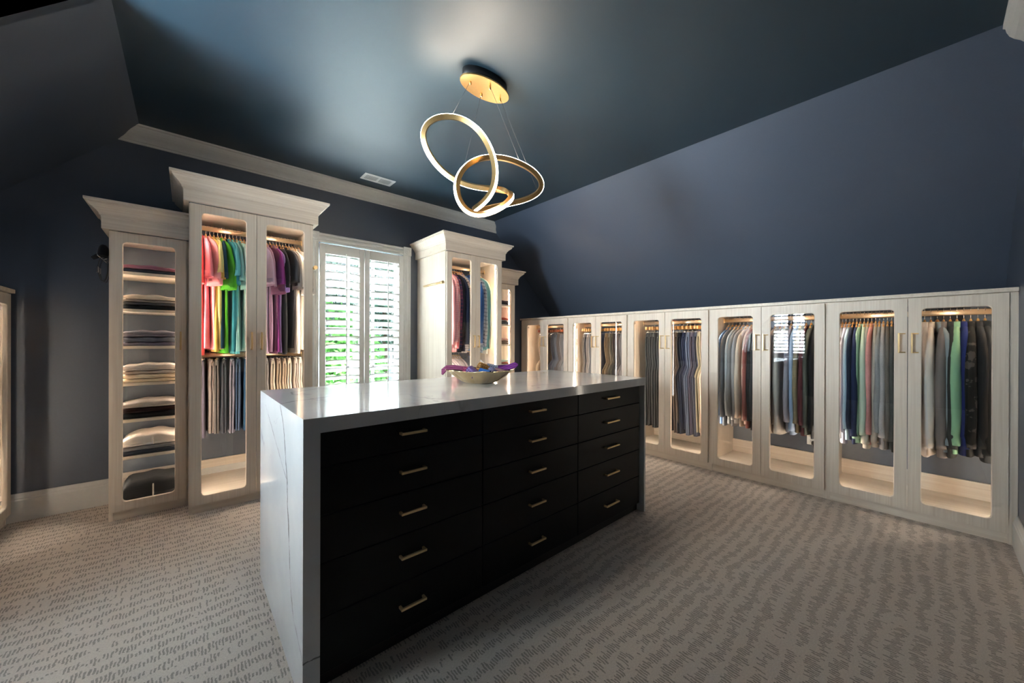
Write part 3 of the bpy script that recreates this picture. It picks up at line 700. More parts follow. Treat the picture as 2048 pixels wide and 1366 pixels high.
# ================================================================== garments
def ring(w, t, n, cy=0.75, sx=0.6):
    P = []
    for k in range(n):
        a = 2*PI*k/n; c, s = math.cos(a), math.sin(a)
        P.append((math.copysign(abs(s)**sx, s)*t, math.copysign(abs(c)**cy, c)*w))
    return P
def loft_body(levels, n=24, amp=0.006, freq=16, ph=0.0, cap1=True):
    """levels: (z, half width, half thickness, centre y, wrinkle weight)"""
    Ls = []
    for (z, w, t, cy_, wr) in levels:
        row = []
        for (x, y) in ring(w, t, n):
            dx = amp*wr*(math.sin(freq*y*1.0+ph+z*2.2)+0.55*math.sin(freq*2.1*y+ph*2.3-z*5))
            sc = 1+0.35*wr*math.sin(freq*1.6*y+ph*1.7+z*3)
            row.append((x*sc+dx, y+cy_, z))
        Ls.append(row)
    return MB().loops(Ls, cap1=cap1)
def sleeve_mb(path, sgn, n=14, ph=0.0, wr=0.004, twist=0.0):
    """path: (y, z, half width, half thickness) along the hanging sleeve; y is mirrored by sgn; twist turns the flat of the cuff"""
    Ls = []
    for i, (y, z, w, t) in enumerate(path):
        y0, z0 = path[max(i-1, 0)][:2]; y1, z1 = path[min(i+1, len(path)-1)][:2]
        dy, dz_ = y1-y0, z1-z0; l = math.hypot(dy, dz_) or 1; ny, nz = -dz_/l, dy/l
        row = []; f = i/(len(path)-1); tw = twist*min(1.0, max(0.0, (f-0.15)/0.6)); ct, st_ = math.cos(tw), math.sin(tw)
        for (a, b) in ring(w, t, n, 0.85, 0.8):
            k = b/w if w else 0
            a, b = a*ct+b*st_, b*ct-a*st_
            row.append((a+wr*math.sin(9*i*0.6+ph+3*k)*f, sgn*(y+ny*b), z+nz*b))
        Ls.append(row)
    # hollow cuff: turn the fabric back up inside the sleeve
    c_ = [sum(p[q] for p in Ls[-1])/n for q in range(3)]
    Ls.append([(c_[0]+(p[0]-c_[0])*0.86, c_[1]+(p[1]-c_[1])*0.94, p[2]+0.002) for p in Ls[-1]])
    Ls.append([(c_[0]+(p[0]-c_[0])*0.8, c_[1]+(p[1]-c_[1])*0.9, p[2]+0.045) for p in Ls[-2]])
    return MB().loops(Ls)
def interp(path, n):
    out = []; m = len(path)-1
    for i in range(n+1):
        s = i/n*m; k = min(int(s), m-1); f = s-k; f = f*f*(3-2*f)*0.5+f*0.5
        out.append(tuple(a+(b-a)*f for a, b in zip(path[k], path[k+1])))
    return out
def me_of(mb, name):
    me = mb.mesh(name); fix_normals(me); return me
def make_shirt(kind, seed):
    rg = random.Random(seed); ph = rg.uniform(0, 6); fr = rg.uniform(13, 20)
    Lh = {'polo': 0.83, 'long': 0.86, 'hoodie': 0.80, 'dress': 0.86}[kind]
    sh = {'polo': 0.185, 'long': 0.19, 'hoodie': 0.19, 'dress': 0.19}[kind]
    th = {'polo': 0.015, 'long': 0.015, 'hoodie': 0.022, 'dress': 0.014}[kind]
    lev = [(0.0, 0.052, 0.010, 0, 0.0), (-0.018, 0.085, 0.012, 0, 0), (-0.045, 0.135, 0.013, 0, 0.05), (-0.075, 0.172, th*0.95, 0, 0.1), (-0.105, sh, th, 0, 0.2)]
    for k in range(1, 9):
        s = k/8; lev.append((-0.105-(Lh-0.105)*s, sh*(0.97+0.02*math.sin(ph+s*5)), th*(1+0.25*s), 0.006*math.sin(ph*2+s*4), 0.2+0.8*s))
    z, w, t_, c_, wr = lev[-1]
    if kind == 'hoodie': lev += [(z-0.002, w*0.95, t_*0.9, c_, wr*0.6), (z-0.055, w*0.94, t_*0.85, c_, wr*0.6)]
    parts = {'body': me_of(loft_body(lev, 24, 0.006, fr, ph), 'body')}
    tw = 0.0
    if kind == 'polo':
        q = [0.92, 1.12, 1.02, 0.86, 1.16, 1.06, 0.97][seed % 7]; o_ = rg.uniform(-0.018, 0.004); tw = R([6, 34, 14, -6, 38, 20, 28][seed % 7]); o_ += 0.016*abs(math.sin(tw))
        p = [(0.040, 0.000, 0.012, 0.010), (0.105, -0.032, 0.026, 0.012), (0.158, -0.085, 0.052, 0.014), (0.190+o_*0.5, -0.16*q, 0.064, 0.016), (0.208+o_, -0.24*q, 0.063, 0.018), (0.216+o_, -0.325*q, 0.060, 0.021)]
    elif kind == 'hoodie':
        a = rg.uniform(-0.01, 0.012); q = rg.uniform(0.93, 1.05)
        p = [(0.040, 0.000, 0.014, 0.013), (0.10, -0.032, 0.026, 0.016), (0.165, -0.095, 0.050, 0.0225), (0.200+a, -0.20, 0.064, 0.027), (0.212+a, -0.38, 0.058, 0.029), (0.210+a, -0.58, 0.051, 0.0285), (0.206+a, -0.73*q, 0.045, 0.027), (0.205+a, -0.755*q, 0.038, 0.022), (0.205+a, -0.815*q, 0.037, 0.021)]
    else:
        a = rg.uniform(-0.012, 0.010); q = rg.uniform(0.93, 1.05)
        p = [(0.040, 0.000, 0.012, 0.0105), (0.10, -0.031, 0.022, 0.0125), (0.165, -0.090, 0.042, 0.0155), (0.196+a, -0.19, 0.055, 0.0185), (0.210+a, -0.36, 0.052, 0.020), (0.212+a*2, -0.56, 0.046, 0.020), (0.207+a*2, -0.74*q, 0.041, 0.019), (0.206+a*2, -0.82*q, 0.038, 0.0185)]
    pp = interp(p, len(p)*2)
    parts['sleeve_f'] = me_of(sleeve_mb(pp, -1, ph=ph, twist=tw), 'sleeve'); parts['sleeve_b'] = me_of(sleeve_mb(pp, 1, ph=ph+2, twist=-tw), 'sleeve')
    if kind == 'hoodie':
        hd = MB()
        rows = []
        for (z, w, t_, cy_) in ((0.026, 0.016, 0.009, -0.03), (0.027, 0.040, 0.019, -0.032), (0.014, 0.056, 0.026, -0.038), (-0.010, 0.060, 0.028, -0.048), (-0.034, 0.054, 0.025, -0.058), (-0.052, 0.034, 0.016, -0.064), (-0.058, 0.012, 0.007, -0.066)):
            rows.append([(x*(1+0.15*math.sin(6*y*10)), y+cy_, z) for x, y in ring(w, t_, 18, 0.9, 0.9)])
        hd.loops(rows); parts['hood'] = me_of(hd, 'hood')
    else:
        rows = []
        for (z, w, t_) in ((-0.014, 0.062, 0.0135), (0.004, 0.057, 0.0155), (0.018, 0.050, 0.0155), (0.025, 0.044, 0.012), (0.017, 0.040, 0.009)):
            rows.append([(x, y, z+0.006*math.cos(y*40)) for x, y in ring(w, t_, 18, 0.9, 0.85)])
        parts['collar'] = me_of(MB().loops(rows, cap0=False), 'collar')
    return parts
def make_pants(seed, length, kink):
    rg = random.Random(seed); ph = rg.uniform(0, 6); k = kink*rg.uniform(0.7, 1.2)
    def leg(off, dphi):
        base = [(0.0, 0.095, 0.009, 0.0), (-0.10, 0.110, 0.012, -0.004*k), (-0.22, 0.108, 0.013, 0.010*k), (-0.33, 0.090, 0.013, 0.030*k), (-0.375, 0.092, 0.015, -0.015*k), (-0.43, 0.100, 0.015, -0.050*k), (-0.60, 0.098, 0.014, -0.030*k), (-0.80, 0.092, 0.013, -0.012*k), (-1.0, 0.088, 0.012, 0.0)]
        lv = [(z*length, w, t_, cy_, 0.15+abs(z)*0.8) for z, w, t_, cy_ in interp(base, 18)]
        mb = loft_body(lv, 18, 0.005, rg.uniform(14, 22), ph+dphi)
        mb.v = [(x+off, y, z) for x, y, z in mb.v]
        return mb
    P = {'leg_a': me_of(leg(-0.011, 0), 'leg'), 'leg_b': me_of(leg(0.011, 1.5), 'leg')}
    rows = [[(x, y, z) for x, y in ring(w, t_, 18)] for z, w, t_ in ((0.012, 0.096, 0.015), (0.010, 0.099, 0.019), (-0.03, 0.100, 0.020), (-0.034, 0.098, 0.018))]
    P['waistband'] = me_of(MB().loops(rows), 'waistband')
    return P
VAR = {k: [make_shirt(k, 11*i+len(k)) for i in range(7)] for k in ('polo', 'long', 'hoodie')}
VAR['trousers'] = [make_pants(70+i, 1.0, 1.0) for i in range(4)]
VAR['straight'] = [make_pants(90+i, 1.0, 0.15) for i in range(3)]
VAR['shorts'] = [make_pants(80+i, 0.54, 0.3) for i in range(3)]

# hangers
def hook_mb(drop):
    pts = [(0, 0.012*math.cos(a)*1.35, 0.008+0.017*math.sin(a)) for a in [R(200-k*20) for k in range(12)]]
    pts = pts[:11]+[(0, 0.004, -0.016), (0, 0.0, -0.030), (0, 0, -drop)]
    return MB().tube(pts, 0.0016, 6)
HK_S = me_of(hook_mb(0.062), 'hook'); HK_L = me_of(hook_mb(0.050), 'hook'); HK_T = me_of(hook_mb(0.055), 'hook')
def bar_shirt():
    rows = []
    for y, z, hh, t_ in [(-0.150, -0.150, 0.005, 0.008), (-0.13, -0.136, 0.008, 0.009), (-0.09, -0.114, 0.012, 0.0080), (-0.045, -0.088, 0.018, 0.0075), (-0.016, -0.070, 0.024, 0.0075), (0.016, -0.070, 0.024, 0.0075), (0.045, -0.088, 0.018, 0.0075), (0.09, -0.114, 0.012, 0.0080), (0.13, -0.136, 0.008, 0.009), (0.150, -0.150, 0.005, 0.008)]:
        rows.append([(t_*math.cos(a), y, z+hh*math.sin(a)) for a in [2*PI*k/10 for k in range(10)]])
    return MB().loops(rows)
BAR_S = me_of(bar_shirt(), 'bar')
BAR_P = me_of(MB().bbox(-0.009, 0.009, -0.125, 0.125, -0.080, -0.046, 0.004), 'bar')
CLIP = me_of(MB().tube([(0, 0, -0.078), (0, 0, -0.105)], 0.002, 6).bbox(-0.013, 0.013, -0.008, 0.008, -0.138, -0.102, 0.003), 'clip')
BAR_M = me_of(MB().tube([(0, -0.12, -0.055), (0, 0.12, -0.055)], 0.002, 6), 'bar')
CLIPM = me_of(MB().bbox(-0.010, 0.010, -0.008, 0.008, -0.066, -0.030, 0.003), 'clip')
for me_, mt_ in ((HK_S, M['steel']), (HK_L, M['steel']), (HK_T, M['steel']), (CLIP, M['steel']), (BAR_M, M['steel']), (CLIPM, M['steel'])): me_.materials.append(mt_)

TO_W = {}
def local_to_world(c, x, y):
    a = c.rotation_euler[2]; return (c.location.x+x*math.cos(a)-y*math.sin(a), c.location.y+x*math.sin(a)+y*math.cos(a))
LBL = {}
seen_labels = {}
def hang(cab, place, grp, rod_z, rod_y, items, rnd, hanger='hangwood'):
    """items: list of (x along rod, kind, colour name, rgb, opts)"""
    a = cab.rotation_euler[2]
    for it in items:
        x, kind, cname, col = it[:4]; op = it[4] if len(it) > 4 else {}
        wx, wy = local_to_world(cab, x, rod_y)
        pants = kind in ('trousers', 'straight', 'shorts')
        noun = {'polo': 'short-sleeved polo shirt', 'long': 'long-sleeved shirt', 'hoodie': 'hooded sweatshirt', 'trousers': 'pair of trousers', 'straight': 'pair of trousers', 'shorts': 'pair of folded trousers'}[kind]
        noun = op.get('noun', noun)
        lab = '%s %s %s' % (cname, noun, place)
        key = noun.split()[-1]
        hl = '%s hanger holding the %s %s %s' % ('wire' if kind == 'shorts' else {'hangwood': 'amber wooden', 'hangred': 'mahogany wooden', 'hangpale': 'pale wooden'}[hanger], cname, key, place)
        rz = a+R(rnd.uniform(-9, 9) if kind == 'polo' else rnd.uniform(-5, 5))+R(op.get('turn', 0)); pw_ = 0.72 if kind == 'shorts' else 1.0; jit = rnd.uniform(-0.004, 0.004)
        mt = fabric(col, op.get('pat'), op.get('col2'), op.get('knit', False))
        # hanger: hook rests on top of the rod
        h_ = thing('clothes_hanger', hl, 'hanger', (wx, wy, rod_z+0.004), rz, 'hangers %s' % place)
        hmat = M[hanger]
        if kind == 'shorts':
            inst('bar', BAR_M, M['steel'], h_); obj('hook', HK_T, None, h_)
            for s in (-1, 1): obj('clip', CLIPM, None, h_, (0, s*0.075, 0))
            top = -0.048
        elif pants:
            inst('bar', BAR_P, hmat, h_); obj('hook', HK_L, None, h_)
            for s in (-1, 1): obj('clip', CLIP, None, h_, (0, s*0.075, 0))
            top = -0.122
        else:
            inst('bar', BAR_S, hmat, h_); obj('hook', HK_S, None, h_)
            top = -0.092+op.get('up', 0.0)
        pool = VAR[kind]; P = pool[rnd.randrange(len(pool))]
        g = thing({'polo': 'polo_shirt', 'long': 'long_sleeved_shirt', 'hoodie': 'hooded_sweatshirt'}.get(kind, 'trousers'), lab, 'shirt' if not pants else 'trousers', (wx, wy, rod_z+0.004+top), rz, grp)
        sx = op.get('thick', pw_); sz = op.get('len', 1.0)*rnd.uniform(0.965, 1.03)
        g.scale = (sx, op.get('wide', 1.0), sz)
        for pn, me_ in P.items():
            nm = {'sleeve_f': 'sleeve', 'sleeve_b': 'sleeve', 'leg_a': 'leg', 'leg_b': 'leg'}.get(pn, pn)
            m2 = mt
            if pn == 'hood' and op.get('hood') is not None: m2 = fabric(op['hood'])
            if pn == 'collar' and op.get('collar') is not None: m2 = fabric(op['collar'])
            inst(nm, me_, m2, g)
def S(r, g, b):
    f = lambda c: (c/255/12.92) if c/255 <= 0.04045 else ((c/255+0.055)/1.055)**2.4
    return (f(r), f(g), f(b))
def spread(x0, x1, lst):
    n = len(lst); return [(x0+(x1-x0)*(i/(n-1) if n > 1 else 0.5),)+tuple(l) for i, l in enumerate(lst)]
RN = random.Random(3)
# --- rainbow polos
pl = 'in the rainbow polo wardrobe'
items = spread(0.072, 0.326, [
    ('polo', 'coral red', S(236, 88, 92)), ('polo', 'rose pink', S(240, 150, 170)), ('polo', 'blush pink', S(245, 172, 178)), ('polo', 'mustard yellow', S(226, 190, 100)),
    ('polo', 'pale lemon', S(228, 222, 150)), ('polo', 'lime green', S(92, 190, 52)), ('polo', 'dark petrol blue', S(34, 70, 92)), ('polo', 'deep teal', S(60, 150, 165)),
    ('polo', 'turquoise', S(104, 192, 204)), ('polo', 'light aqua', S(160, 220, 218)), ('polo', 'pale aqua', S(175, 225, 222)), ('polo', 'mint white', S(205, 232, 225))])
items += spread(0.452, 0.700, [
    ('polo', 'pale lilac', S(206, 180, 212)), ('polo', 'dusty mauve', S(176, 140, 170)), ('polo', 'plum', S(128, 80, 112)), ('polo', 'lavender purple', S(172, 140, 206)), ('polo', 'magenta purple', S(142, 62, 138)),
    ('polo', 'charcoal', S(62, 62, 68)), ('polo', 'black', S(34, 34, 38)), ('polo', 'dark grey', S(76, 74, 78)), ('polo', 'taupe grey', S(150, 142, 138)), ('polo', 'ivory', S(224, 214, 200)),
    ('polo', 'cream', S(230, 220, 208)), ('polo', 'off-white', S(236, 230, 224))])
hang(L2, pl, 'polo shirts on the upper rod', 2.0, 0.315, items, RN)
items = spread(0.078, 0.332, [('shorts', 'dark mauve grey', S(98, 90, 104)), ('shorts', 'warm taupe', S(134, 122, 118)), ('shorts', 'stone grey', S(112, 106, 104)), ('shorts', 'charcoal', S(70, 70, 76)), ('shorts', 'lavender grey', S(142, 138, 154)), ('shorts', 'slate blue', S(86, 106, 136)), ('shorts', 'denim blue', S(60, 96, 132))])
items += spread(0.468, 0.705, [('shorts', 'light grey', S(182, 176, 172)), ('shorts', 'cream', S(226, 212, 194)), ('shorts', 'beige', S(206, 186, 164)), ('shorts', 'sand', S(198, 178, 158)), ('shorts', 'ivory', S(218, 206, 192)), ('shorts', 'pale taupe', S(186, 172, 164)), ('shorts', 'off-white', S(224, 216, 206))])
hang(L2, pl, 'trousers on the lower rod', 1.058, 0.315, items, RN)
# --- plaid shirts
pl = 'in the plaid shirt wardrobe'
items = spread(0.138, 0.385, [
    ('long', 'pale pink', S(226, 170, 186)), ('long', 'pink gingham', S(232, 178, 188), {'pat': 'check', 'col2': S(196, 150, 166)}), ('long', 'red gingham', S(232, 214, 214), {'pat': 'gingham', 'col2': S(196, 44, 66)}),
    ('long', 'navy plaid', S(52, 50, 84), {'pat': 'plaid', 'col2': S(140, 70, 100)}), ('long', 'black', S(28, 28, 36)), ('long', 'midnight blue', S(36, 42, 66)), ('long', 'black and white gingham', S(206, 200, 196), {'pat': 'check', 'col2': S(48, 44, 48)}),
    ('long', 'white checked', S(222, 214, 208), {'pat': 'check', 'col2': S(120, 112, 118)}), ('long', 'sky blue', S(110, 150, 206))])
items += spread(0.495, 0.635, [('long', 'royal blue', S(62, 104, 166)), ('long', 'blue and white plaid', S(190, 190, 206), {'pat': 'plaid', 'col2': S(70, 72, 100)}), ('long', 'grey plaid', S(180, 186, 196), {'pat': 'plaid', 'col2': S(90, 100, 120)}), ('long', 'light teal', S(130, 180, 184)), ('long', 'seafoam teal', S(140, 192, 192)), ('long', 'cream', S(236, 226, 206))])
hang(R2, pl, 'shirts on the upper rod', 1.996, 0.315, items, RN)
items = [(x, 'long', 'white dress', S(228, 222, 226), {'noun': 'shirt', 'len': 0.95}) for x in [0.14+0.030*k for k in range(8)]] + [(x, 'long', 'pale blue dress', S(206, 214, 230), {'noun': 'shirt', 'len': 0.95}) for x in (0.515, 0.545, 0.575)]
hang(R2, pl, 'dress shirts on the lower rod', 1.058, 0.315, items, RN, 'hangpale')
# --- low cabinets, numbered from the window wall
PLC = ['in the corner low cabinet', 'in the second low trouser cabinet', 'in the third low trouser cabinet', 'in the low cabinet with the outlet', 'in the hoodie cabinet']
RZ, RY = 1.370, 0.30
def U(i, yw): return CASE[i][0]-yw
def put(i, grp, y0, y1, lst, hanger='hangwood'):
    hang(LOW[i], PLC[i], grp, RZ, RY, [(U(i, y0)+(U(i, y1)-U(i, y0))*(k/(len(lst)-1)),)+tuple(l) for k, l in enumerate(lst)], RN, hanger)
put(0, 'trousers in the corner low cabinet', 3.70, 3.63, [('trousers', 'light khaki', S(186, 168, 150)), ('trousers', 'taupe', S(150, 136, 124))], 'hangred')
put(0, 'trousers in the corner low cabinet', 3.47, 3.16, [('trousers', 'dark denim', S(70, 78, 98)), ('trousers', 'faded denim', S(98, 106, 122)), ('trousers', 'blue grey', S(108, 110, 122)), ('trousers', 'brown grey', S(104, 92, 90)), ('trousers', 'stone grey', S(128, 122, 124)), ('trousers', 'mid grey', S(110, 108, 112)), ('trousers', 'pale grey', S(140, 138, 142)), ('trousers', 'charcoal', S(74, 74, 78)), ('trousers', 'ash grey', S(120, 118, 120))], 'hangred')
put(1, 'trousers in the second low cabinet', 2.93, 2.72, [('straight', 'umber grey', S(110, 98, 92)), ('straight', 'charcoal', S(66, 64, 68)), ('straight', 'warm grey', S(134, 124, 120)), ('straight', 'ash grey', S(120, 116, 118)), ('straight', 'slate', S(96, 96, 106)), ('straight', 'lavender grey', S(132, 130, 150)), ('straight', 'blue grey', S(108, 112, 134))])
put(1, 'trousers in the second low cabinet', 2.60, 2.30, [('trousers', 'khaki olive', S(140, 122, 98)), ('trousers', 'brown olive', S(112, 98, 80)), ('trousers', 'dark olive', S(70, 66, 56)), ('trousers', 'black', S(40, 38, 40)), ('trousers', 'dark grey', S(70, 66, 68)), ('trousers', 'mid grey', S(104, 98, 100)), ('trousers', 'aubergine', S(84, 66, 88)), ('trousers', 'graphite', S(74, 74, 82))])
put(2, 'trousers in the third low cabinet', 2.07, 1.82, [('straight', 'jet black', S(38, 38, 40)), ('straight', 'black', S(44, 44, 46)), ('straight', 'charcoal black', S(52, 52, 54)), ('straight', 'soot grey', S(60, 60, 62)), ('straight', 'charcoal', S(66, 66, 68)), ('straight', 'smoke grey', S(74, 74, 78)), ('straight', 'iron grey', S(70, 70, 76))])
put(2, 'trousers in the third low cabinet', 1.75, 1.45, [('trousers', 'brown taupe', S(110, 98, 92)), ('trousers', 'dark navy', S(40, 48, 66)), ('trousers', 'navy', S(48, 54, 76)), ('trousers', 'slate blue', S(96, 106, 128)), ('trousers', 'purple grey', S(78, 74, 90)), ('trousers', 'navy grey', S(66, 68, 82)), ('trousers', 'olive beige', S(142, 132, 112)), ('trousers', 'rosy tan', S(192, 166, 150)), ('trousers', 'cream', S(226, 212, 198))])
K = {'knit': True}
put(3, 'tops in the low cabinet with the outlet', 1.285, 0.975, [('long', 'denim blue', S(92, 118, 160)), ('long', 'slate grey', S(104, 108, 116)), ('long', 'light steel grey', S(168, 172, 176)), ('long', 'ash grey', S(142, 140, 142)), ('long', 'silver grey', S(176, 172, 174)), ('long', 'cream', S(224, 204, 186)), ('long', 'blush beige', S(222, 186, 172)), ('long', 'dusty brick', S(150, 86, 80)), ('long', 'black', S(38, 38, 40)), ('long', 'charcoal', S(52, 52, 56)), ('long', 'dark teal', S(60, 98, 106))])
put(3, 'tops in the low cabinet with the outlet', 0.905, 0.60, [('long', 'oatmeal', S(200, 186, 172)), ('long', 'taupe', S(150, 140, 134)), ('long', 'pale stone', S(188, 180, 172)), ('long', 'lilac grey', S(146, 142, 154)), ('long', 'pale blue', S(158, 176, 204)), ('long', 'olive tan', S(136, 122, 98)), ('long', 'maroon', S(84, 44, 48)), ('long', 'dark olive grey', S(78, 82, 76)), ('long', 'jet black', S(28, 28, 30)), ('long', 'graphite knit', S(72, 70, 72), K)])
put(4, 'tops in the hoodie cabinet', 0.475, 0.165, [('long', 'mid grey', S(118, 120, 126)), ('long', 'lavender grey', S(178, 180, 202)), ('long', 'light blue grey', S(158, 182, 200)), ('long', 'dark navy', S(38, 46, 66)), ('long', 'navy', S(46, 54, 86)), ('long', 'sage green', S(168, 200, 174)), ('long', 'pale sage', S(190, 204, 186)), ('long', 'stone', S(182, 174, 164)), ('long', 'rose pink knit', S(216, 150, 146), K), ('long', 'beige knit', S(170, 160, 150), K),
    ('long', 'heather grey knit', S(140, 140, 142), K), ('long', 'silver knit', S(172, 166, 166), K), ('long', 'brown grey knit', S(112, 104, 98), K), ('long', 'charcoal knit', S(84, 84, 82), K), ('long', 'soft black', S(44, 44, 44)), ('long', 'jet black', S(26, 26, 26))])
put(4, 'tops in the hoodie cabinet', 0.045, -0.215, [('hoodie', 'white', S(232, 222, 218)), ('hoodie', 'cream', S(236, 222, 210)), ('hoodie', 'blue grey', S(148, 158, 162), {'turn': 14}), ('hoodie', 'taupe grey', S(130, 120, 116)), ('hoodie', 'charcoal', S(62, 62, 60)), ('hoodie', 'mint green', S(150, 192, 154)), ('hoodie', 'navy blue', S(44, 52, 104)), ('hoodie', 'black camouflage', S(36, 34, 32), {'pat': 'camo', 'col2': S(88, 80, 76)}), ('hoodie', 'black', S(40, 38, 38)), ('hoodie', 'jet black', S(26, 26, 26))])
hang(LC[0], 'in the left knee-wall cabinet', 'clothes in the left knee-wall cabinet', RZ, RY, [(0.62, 'long', 'black', S(30, 30, 30)), (0.58, 'long', 'dark grey', S(56, 56, 58)), (0.54, 'long', 'navy', S(40, 44, 66))], RN)

# ================================================================== folded clothes
def folded_mb(w, d_, h_, seed, bulge=0.0):
    """folded garment: width w (x), depth d_ (y, front at 0), height h_"""
    rg = random.Random(seed); Ls = []; nx = 15; n = 20
    p1, p2 = rg.uniform(0, 6), rg.uniform(0, 6)
    for i in range(nx+1):
        s = i/nx; x = -w/2+w*s
        e = min(1.0, (min(s, 1-s)*nx+0.35)/1.6); hh = h_*(0.55+0.45*e**0.5)
        top = bulge*(math.sin(PI*s)**1.2)+min(0.12*h_, 0.004)*math.sin(5*s*PI+p1)
        row = []
        for k in range(n):
            a = 2*PI*k/n; c, sn = math.cos(a), math.sin(a)
            y = math.copysign(abs(c)**0.35, c)*(d_/2*(0.97+0.03*e)); z = math.copysign(abs(sn)**0.6, sn)*0.5
            fr = -min(0.10*h_, 0.006) if (abs(z) < 0.12 and c < 0) else 0.0
            zz = (z+0.5)*hh
            if z > 0: zz += top*(0.7+0.3*math.sin(3*y*8+p2))
            row.append((x+0.004*math.sin(p2+a*2), y-fr+0.003*math.sin(7*s+p1), zz))
        Ls.append(row)
    return MB().loops(Ls)
FOLD_N = 0
def stack(cx, cy, z, items, place, grp, w0=0.285):
    """items from the bottom up: (colour name, noun, rgb, height, bulge, opts)"""
    global FOLD_N
    for (cn, noun, col, hgt, bul, op) in items:
        FOLD_N += 1
        g = thing('folded_garment', '%s folded %s %s' % (cn, noun, place), 'folded clothes', (cx, cy, z), R(RN.uniform(-2, 2)), grp)
        inst('body', me_of(folded_mb(w0*op.get('w', 1), 0.29, hgt, FOLD_N, bul), 'body'), fabric(col, knit=op.get('knit', False)), g)
        # turned under edge seen at the front
        inst('fold', me_of(folded_mb(w0*op.get('w', 1)*0.96, 0.28, hgt*0.42, FOLD_N+50), 'fold'), fabric(col, knit=op.get('knit', False)), g, (0.002, -0.008, 0.0))
        if op.get('zip'):
            o = inst('zipper', me_of(MB().bbox(-0.004, 0.004, -0.157, -0.140, hgt*0.15, hgt*0.8+bul*0.6, 0.001), 'zipper'), M['steel'], g, (0.01, 0, 0))
        z += hgt*0.96+bul*0.15
O = {}; K = {'knit': True}
cx = -0.376+0.1925; cy = 3.466+0.20
pl = 'in the sweater shelf wardrobe'
gp = 'folded clothes in the sweater wardrobe'
stack(cx, cy, SH[0], [('navy', 't-shirt', S(36, 44, 66), 0.026, 0.0, O), ('rose', 't-shirt', S(168, 112, 134), 0.022, 0.012, O)], pl, gp)
stack(cx, cy, SH[1], [('black', 'jersey', S(36, 40, 48), 0.030, 0.0, O), ('dark grey', 'jersey', S(88, 88, 92), 0.022, 0.0, O), ('stone', 'jersey', S(164, 152, 146), 0.018, 0.0, O), ('cream', 'jersey', S(232, 218, 202), 0.024, 0.014, O)], pl, gp)
stack(cx, cy, SH[2], [('mauve grey', 'sweater', S(134, 128, 142), 0.026, 0, K), ('blue grey', 'sweater', S(112, 116, 130), 0.036, 0, K), ('heather grey ribbed', 'sweater', S(128, 124, 134), 0.040, 0.010, K)], pl, gp)
stack(cx, cy, SH[3], [('cream', 'sweater', S(240, 222, 194), 0.026, 0, O), ('ivory', 'sweater', S(238, 222, 198), 0.032, 0, O), ('taupe ribbed', 'sweater', S(186, 172, 162), 0.024, 0, O), ('pale grey fleecy', 'sweater', S(206, 198, 194), 0.036, 0.012, K)], pl, gp)
stack(cx, cy, SH[4], [('black', 'sweater', S(24, 26, 30), 0.040, 0, O), ('dark maroon', 'sweater', S(46, 26, 28), 0.034, 0, O), ('speckled grey', 'sweater', S(170, 162, 158), 0.032, 0.018, K)], pl, gp)
stack(cx, cy, SH[5], [('navy', 'sweatshirt', S(36, 42, 56), 0.032, 0, O), ('mid grey', 'sweatshirt', S(134, 132, 134), 0.026, 0.004, O), ('white zipped', 'sweatshirt', S(226, 218, 212), 0.056, 0.024, {'zip': 1})], pl, gp)
stack(cx, cy, 0.085, [('black zipped', 'fleece jacket', S(40, 40, 42), 0.125, 0.014, {'zip': 1})], pl, gp)
cx = 2.706+0.1925
pl = 'in the narrow wardrobe beside the plaid shirts'
gp = 'folded clothes in the narrow right wardrobe'
stack(cx, cy, SH[0], [('black', 't-shirt', S(52, 46, 52), 0.030, 0, O), ('dark plum', 't-shirt', S(88, 74, 84), 0.022, 0.008, O)], pl, gp)
stack(cx, cy, SH[1], [('charcoal', 't-shirt', S(66, 70, 78), 0.040, 0, O), ('pale grey', 't-shirt', S(196, 190, 190), 0.018, 0, O), ('coral', 't-shirt', S(206, 110, 90), 0.026, 0.008, O)], pl, gp)
stack(cx, cy, SH[2], [('stone', 't-shirt', S(160, 146, 136), 0.026, 0, O), ('taupe', 't-shirt', S(140, 124, 116), 0.024, 0, O), ('dusty pink', 't-shirt', S(202, 166, 160), 0.028, 0.008, O)], pl, gp)
stack(cx, cy, SH[3], [('brick red', 't-shirt', S(168, 92, 82), 0.026, 0, O), ('pale mint', 't-shirt', S(204, 222, 214), 0.028, 0.006, O)], pl, gp)
stack(cx, cy, SH[4], [('grey', 'sweater', S(150, 146, 146), 0.05, 0, K), ('navy', 'sweater', S(54, 60, 84), 0.04, 0, K)], pl, gp)

# ================================================================== bowl of ties
BC = (1.318, 1.79, IZ)
def bowl_mb():
    prof = [(0.055, 0.0), (0.075, 0.001), (0.105, 0.012), (0.138, 0.034), (0.165, 0.056), (0.186, 0.072), (0.197, 0.078), (0.196, 0.081), (0.183, 0.076), (0.160, 0.060), (0.134, 0.040), (0.10, 0.018), (0.05, 0.007)]
    n = 80; Ls = []
    for r_, z in prof:
        row = []
        for k in range(n):
            a = 2*PI*k/n; lob = abs(math.cos(4.5*a+0.3)); f = 1+0.17*(lob**0.45-0.65)*min(1, r_/0.12)
            row.append((r_*f*math.cos(a), r_*f*math.sin(a), z+0.007*(lob-0.5)*(z/0.08)))
        Ls.append(row)
    return MB().loops(Ls)
bo = obj('scalloped_bowl', bowl_mb(), M['bronze'], None, BC); tag(bo, 'champagne metal scalloped bowl full of neckties on the island', 'bowl')
